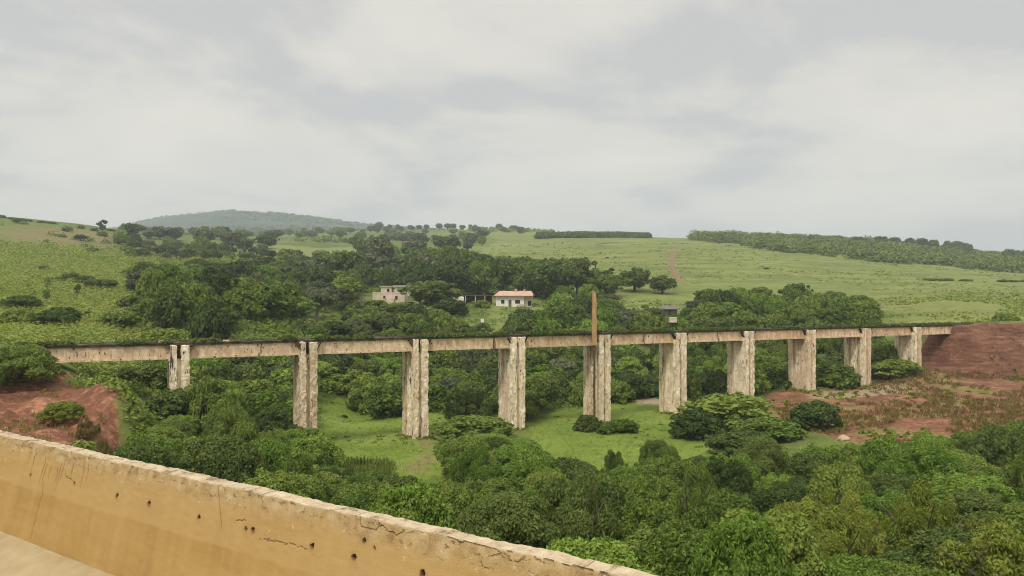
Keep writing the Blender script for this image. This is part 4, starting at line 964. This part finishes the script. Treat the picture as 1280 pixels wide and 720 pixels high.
# red roofed house
d = 207; rt = house_root('bungalow', 643, d, 'cream bungalow with a low salmon red roof and a dark window', 'bungalow', 0, R(-6)); z0 = rt.location.z; ev = zat(369.5, d)-z0; rg = zat(363.5, d)-z0
mb = MB().box(-5.0, 2.6, 0, 6, -1.2, ev, .6, .015); mb.build('wall', WHITEW, rt)
MB().box(2.603, 4.6, .8, 6, -1.2, ev-.02, .6, .015).build('wall', CREAM, rt)
mb = MB(); a, b = -.9, 6.6
mb.add([(-5.5, a, ev), (5.2, a, ev), (4.3, 2.8, rg), (-4.4, 2.8, rg), (-5.5, b, ev), (5.2, b, ev)], [(0, 1, 2, 3), (3, 2, 5, 4), (1, 5, 2, 2), (0, 3, 4, 4)][:2])
mb.add([(-5.5, a, ev-.16), (5.2, a, ev-.16), (5.2, a, ev), (-5.5, a, ev), (-5.5, b, ev-.16), (5.2, b, ev-.16)], [(0, 1, 2, 3), (0, 4, 5, 1)])
mb.add([(-5.5, a, ev), (-4.4, 2.8, rg), (-4.95, 2.8, (rg+ev)/2), (-5.5, b, ev), (5.2, a, ev), (5.2, b, ev), (4.75, 2.8, (rg+ev)/2), (4.3, 2.8, rg)], [(0, 2, 3, 1), (4, 7, 5, 6)])
rf = mb.build('roof', SALMON, rt)
MB().box(-.2, .5, 2.2, 2.9, rg-.5, rg+.55, .3, .02).build('chimney', SALMON, rf); MB().box(2.2, 2.7, 2.4, 2.9, rg-.5, rg+.4, .3, .02).build('chimney', SALMON, rf)
for x0, x1 in ((.2, 1.5), (-3.6, -2.7)):
    w = MB().box(x0, x1, -.03, .04, .9, 1.9).build('window', GLASSD, rt); MB().box(x0-.08, x1+.08, -.07, -.033, .8, .9).build('sill', CREAM, w)
MB().box(-1.6, -.8, -.03, .04, -.3, 1.9).build('door', BROWNW, rt)
MB().box(3.6, 4.5, .76, .82, .3, 1.6).build('window', GLASSD, rt)
# yard shed (long, open) between the houses
d = 212; rt = house_root('open_shed', 594, d, 'long low open shed with a thin grey roof under dark trees', 'shed'); z0 = rt.location.z; t = zat(369.5, d)-z0
MB().box(-5.6, 5.2, -1.2, 2.2, t, t+.16, .6, .03).build('roof', LILAC, rt)
for x in (-5.2, -2.6, 0.1, 2.7, 4.9): MB().box(x-.09, x+.09, -1.0, -.82, -1, t-.003).build('leg', CREAM, rt)
MB().box(-5.4, 5.0, 1.9, 2.1, -1, t-.003).build('back_wall', BROWNW, rt)
d = 206; rt = house_root('rubble_wall', 574, d, 'low whitish broken wall in front of the open shed', 'wall'); z0 = rt.location.z
MB().box(-1.6, 1.2, 0, .4, -1, zat(371, d)-z0, .25, .14, 1.2).build('wall_base', WHITEW, rt)
# brown shed and cream tank near the sixth pier's line
d = 184; rt = house_root('brown_shed', 838, d, 'brown boarded shed with a grey roof on the clearing behind the sixth pier', 'shed'); z0 = rt.location.z; t = zat(383.5, d)-z0; rt.scale = (.85, .85, 1)
MB().box(-1.9, 1.9, 0, 3, -1, t-.6, .5, .02).build('wall', BROWNW, rt)
mb = MB(); mb.add([(-2.2, -.4, t-.62), (2.2, -.4, t-.62), (2.2, 3.3, t+.1), (-2.2, 3.3, t+.1), (-2.2, -.4, t-.5), (2.2, -.4, t-.5), (2.2, 3.3, t+.22), (-2.2, 3.3, t+.22)], [(0, 3, 2, 1), (4, 5, 6, 7), (0, 1, 5, 4), (2, 3, 7, 6), (1, 2, 6, 5), (3, 0, 4, 7)]); mb.build('roof', LILAC, rt)
MB().box(-.5, .4, -.03, .04, -.2, 1.4).build('door', GLASSD, rt)
d = 150; x, y = at(841, d); rt = empty('water_tank', (x, y, gz(x, y))); tag(rt, 'small cream tank on dark posts behind the sixth viaduct pier', 'tank'); z0 = rt.location.z; tt, tb = zat(397.5, d)-z0, zat(403, d)-z0
rt.scale = (.8, .8, 1)
MB().box(-.85, .85, -.6, .6, tb, tt, .3, .02).build('tank_body', CREAM, rt); MB().box(-.92, .92, -.67, .67, tt+.02, tt+.12).build('lid', WHITEW, rt)
for sx in (-.65, .65):
    for sy in (-.45, .45): MB().box(sx-.07, sx+.07, sy-.07, sy+.07, -.4, tb-.02).build('leg', DARKC, rt)
d = 170; x, y = at(603, d); rt = empty('marker_post', (x, y, gz(x, y))); tag(rt, 'white topped marker post on the grassy slope below the yard', 'post'); z0 = rt.location.z; t = zat(398.5, d)-z0
MB().box(-.10, .10, -.10, .10, -.3, t-.8).build('stake', DARKC, rt); MB().box(-.36, .36, -.2, .2, t-.797, t, .2, .05).build('cap', WHITEW, rt)
# pale rocks on the meadow
def rock(px, py, w, label, mat=WHITEW):
    x, y = ground_px(px, py, 55); z = gz(x, y); s = w*y/F/2; n, m = 14, 9
    th, ph = np.meshgrid(np.linspace(0, 2*math.pi, n, endpoint=False), np.linspace(-1.45, 1.45, m), indexing='ij')
    v = np.stack([np.cos(th)*np.cos(ph), np.sin(th)*np.cos(ph)*.8, np.sin(ph)*.62], -1).reshape(-1, 3)
    v *= (1+.28*noise3(v*1.6+px, 3)+.12*noise3(v*4+px, 5))[:, None]; v = v*s
    i = np.arange(n*m).reshape(n, m); j = np.roll(i, -1, 0); f = np.stack([i[:, :-1], j[:, :-1], j[:, 1:], i[:, 1:]], -1).reshape(-1, 4)
    o = obj('rock', mesh_np('rock', v, f), mat); o.location = (x, y, z+s*.3); return tag(o, label, 'rock')
rock(873, 548, 8, 'white rock near the middle of the right meadow'); rock(902, 558, 7, 'pale rock at the right tip of the meadow')
TANR = mat_plain('tan_rock', (.34, .24, .15), (.52, .40, .28), 2)
rock(1055, 603-52, 14, 'flat tan boulder at the near edge of the reddish ground', TANR)
rock(1003, 549, 6, 'small pale stone by the bushes below the reddish ground', TANR)
for i in range(10):
    px, py = random.uniform(1095, 1275), random.uniform(500, 512)
    o = rock(px, py, random.uniform(3, 8), 'reddish clod among the heaped red earth on the right bank', bpy.data.materials.get('red_clod') or mat_plain('red_clod', (.16, .065, .04), (.28, .14, .09), 1.5)); o['group'] = 'reddish clods on the right bank'; o['category'] = 'clod'; o.name = 'earth_clod'
# bare sapling in the field, upright plants by the near meadow
def sapling(px, ytop, d, label):
    x, y = at(px, d); z = gz(x, y); h = zat(ytop, d)-z; mb = MB(); mb.tube([(0, 0, -.3), (.05, 0, h*.5), (0, .05, h)], [.08, .06, .03], 5)
    for i in range(6):
        a = i*1.7; z0 = h*(.3+.1*i); mb.tube([(0, 0, z0), (.5*math.cos(a), .5*math.sin(a), z0+.6), (.7*math.cos(a), .7*math.sin(a), z0+1.0)], [.04, .03, .015], 4)
    o = mb.build('bare_sapling', PALEBARK); o.location = (x, y, z); return tag(o, label, 'sapling')
sapling(1046, 388, 195, 'bare forked sapling in the field above the ninth pier')
sapling(1104, 384, 200, 'thin bare sapling in the field beyond the right wood')
def spike_plant(px, ybase, ytop, d, label):
    x, y = at(px, d); z = gz(x, y); top = zat(ytop, d)-z; rt = empty('spiky_plant', (x, y, z)); tag(rt, label, 'plant', 'upright plants at the near edge of the left meadow')
    for k in range(4):
        a = k*1.7; ox, oy = .22*math.cos(a), .22*math.sin(a); hh = top*(1-.13*k); MB().tube([(ox, oy, -.2), (ox*1.1, oy, hh*.6), (ox*1.4, oy*1.4, hh)], [.10, .11, .03], 6).build('stem', LEAF['dark'], rt, True)
for i, (px, yt) in enumerate(((424, 574), (443, 571), (451, 569), (459, 573), (469, 577))):
    spike_plant(px, 592, yt, 66, ['leftmost dark upright plant at the near meadow edge', 'tall dark upright plant, second at the near meadow edge', 'tallest dark upright plant, middle of the five at the meadow edge', 'dark upright plant, fourth along the near meadow edge', 'rightmost short upright plant at the near meadow edge'][i])
P = pts_px(300, 420, 490, 63, 68); scatter_mesh('reeds', P, 10, .3, .8, 'grass', 'pale reeds around the dark upright plants at the meadow edge', 'reeds', grassy=True)

# ------------------------------------------------------------------ labels for the scattered plants
ORD = ['first', 'second', 'third', 'fourth', 'fifth', 'sixth', 'seventh', 'eighth', 'ninth', 'tenth', 'eleventh', 'twelfth']
PXP = [222, 383, 519, 640, 746, 841, 926, 1002, 1072, 1135]
KW = {'dome': 'bush', 'plume': 'feathery bush', 'tree': 'round tree', 'flat': 'flat topped tree', 'tall': 'slender tree'}
TW = {'dark': 'dark green', 'mid': 'green', 'bright': 'bright green', 'olive': 'olive', 'grey': 'grey green', 'yellow': 'yellowish', 'dry': 'brown'}
def bay(px):
    k = sum(1 for p in PXP if px > p)
    if k == 0: return 'left of the first pier'
    if k == 10: return 'right of the tenth pier'
    return 'between the %s and %s piers' % (ORD[k-1], ORD[k])
def zone_phrase(p):
    px, z = p['px'], p['zone']
    k = sum(1 for q in PXP if px > q); near = ORD[k]+' span'
    if z in ('front', 'left'): return 'in the near thicket below the '+near if px > 150 else 'behind the left end of the concrete wall'
    if z == 'behind': return 'behind the '+near
    if z == 'hillside': return 'on the left hillside above the '+near
    if z == 'houses': return 'in the wood around the houses above the '+near
    if z == 'far': return 'on the far plain above the '+near
    if z == 'horizon': return 'on the horizon right of the blue hill'
    if z == 'ridge': return 'topping the right ridge forest against the sky'
    if z == 'skyline': return 'on the left skyline over brown grass'
    if z == 'skyline2': return 'on the skyline left of the blue hill'
    return 'in the row crossing the right field'
GROUPS = {'front': 'bushes of the near thicket', 'left': 'bushes of the near thicket', 'behind': 'bushes behind the viaduct', 'hillside': 'trees of the left hillside', 'houses': 'trees around the houses',
          'far': 'trees of the far plain', 'horizon': 'trees on the horizon', 'skyline': 'bushes on the left skyline', 'skyline2': 'bushes left of the blue hill', 'fieldrow': 'bushes in the field row', 'ridge': 'trees topping the right ridge', 'key': None}
plant_out()
byl = {}
for p in PLANTS:
    cat = 'tree' if p['kind'] in ('tree', 'flat', 'tall') else 'bush'
    if p['zone'] == 'key':
        tag(p['o'], p['label'], cat); continue
    base = TW[p['tone']]+' '+KW[p['kind']]; ph = zone_phrase(p)
    byl.setdefault((base, ph), []).append(p); tag(p['o'], None, cat, GROUPS[p['zone']])
for (base, ph), ps in byl.items():
    n = len(ps)
    if n == 1: ps[0]['o']['label'] = 'only '+base+' '+ph; continue
    if n <= 3 or ps[0]['zone'] in ('horizon', 'skyline', 'skyline2', 'fieldrow', 'ridge'):
        ps.sort(key=lambda q: q['px'])
        for i, q in enumerate(ps):
            w = 'leftmost' if i == 0 else 'rightmost' if i == n-1 else ('middle' if n == 3 else (ORD[i] if i < 12 else '%dth' % (i+1))+' from left')
            q['o']['label'] = (base+' '+ph+', '+w)
    else:
        ps.sort(key=lambda q: q['d'])
        for i, q in enumerate(ps):
            w = 'nearest' if i == 0 else 'farthest' if i == n-1 else ORD[i]+' nearest' if i < 12 else '%dth nearest' % (i+1)
            q['o']['label'] = base+' '+ph+', '+w
print('PLANTS', len(PLANTS), {z: sum(1 for p in PLANTS if p['zone'] == z) for z in GROUPS})

# ------------------------------------------------------------------ air
def mat_haze(dens):
    m, nt = new_mat('haze'); o = nd(nt, 'ShaderNodeOutputMaterial'); v = nd(nt, 'ShaderNodeVolumePrincipled')
    v.inputs['Color'].default_value = (.77, .86, .97, 1); v.inputs['Density'].default_value = dens; v.inputs['Anisotropy'].default_value = .2
    nt.links.new(v.outputs[0], o.inputs['Volume']); return m
HAZE = .00027
if HAZE:
    zmin = float(Z.min())-1; hx, hy0, hy1 = 7400, -60, 9400
    hz_ = MB().box(-hx, hx, hy0, hy1, zmin, max(float(Z.max()), 330)+25).build('haze', mat_haze(HAZE))
    tag(hz_, 'thin bluish haze filling the valley and softening the far hill', 'haze', None, 'stuff')
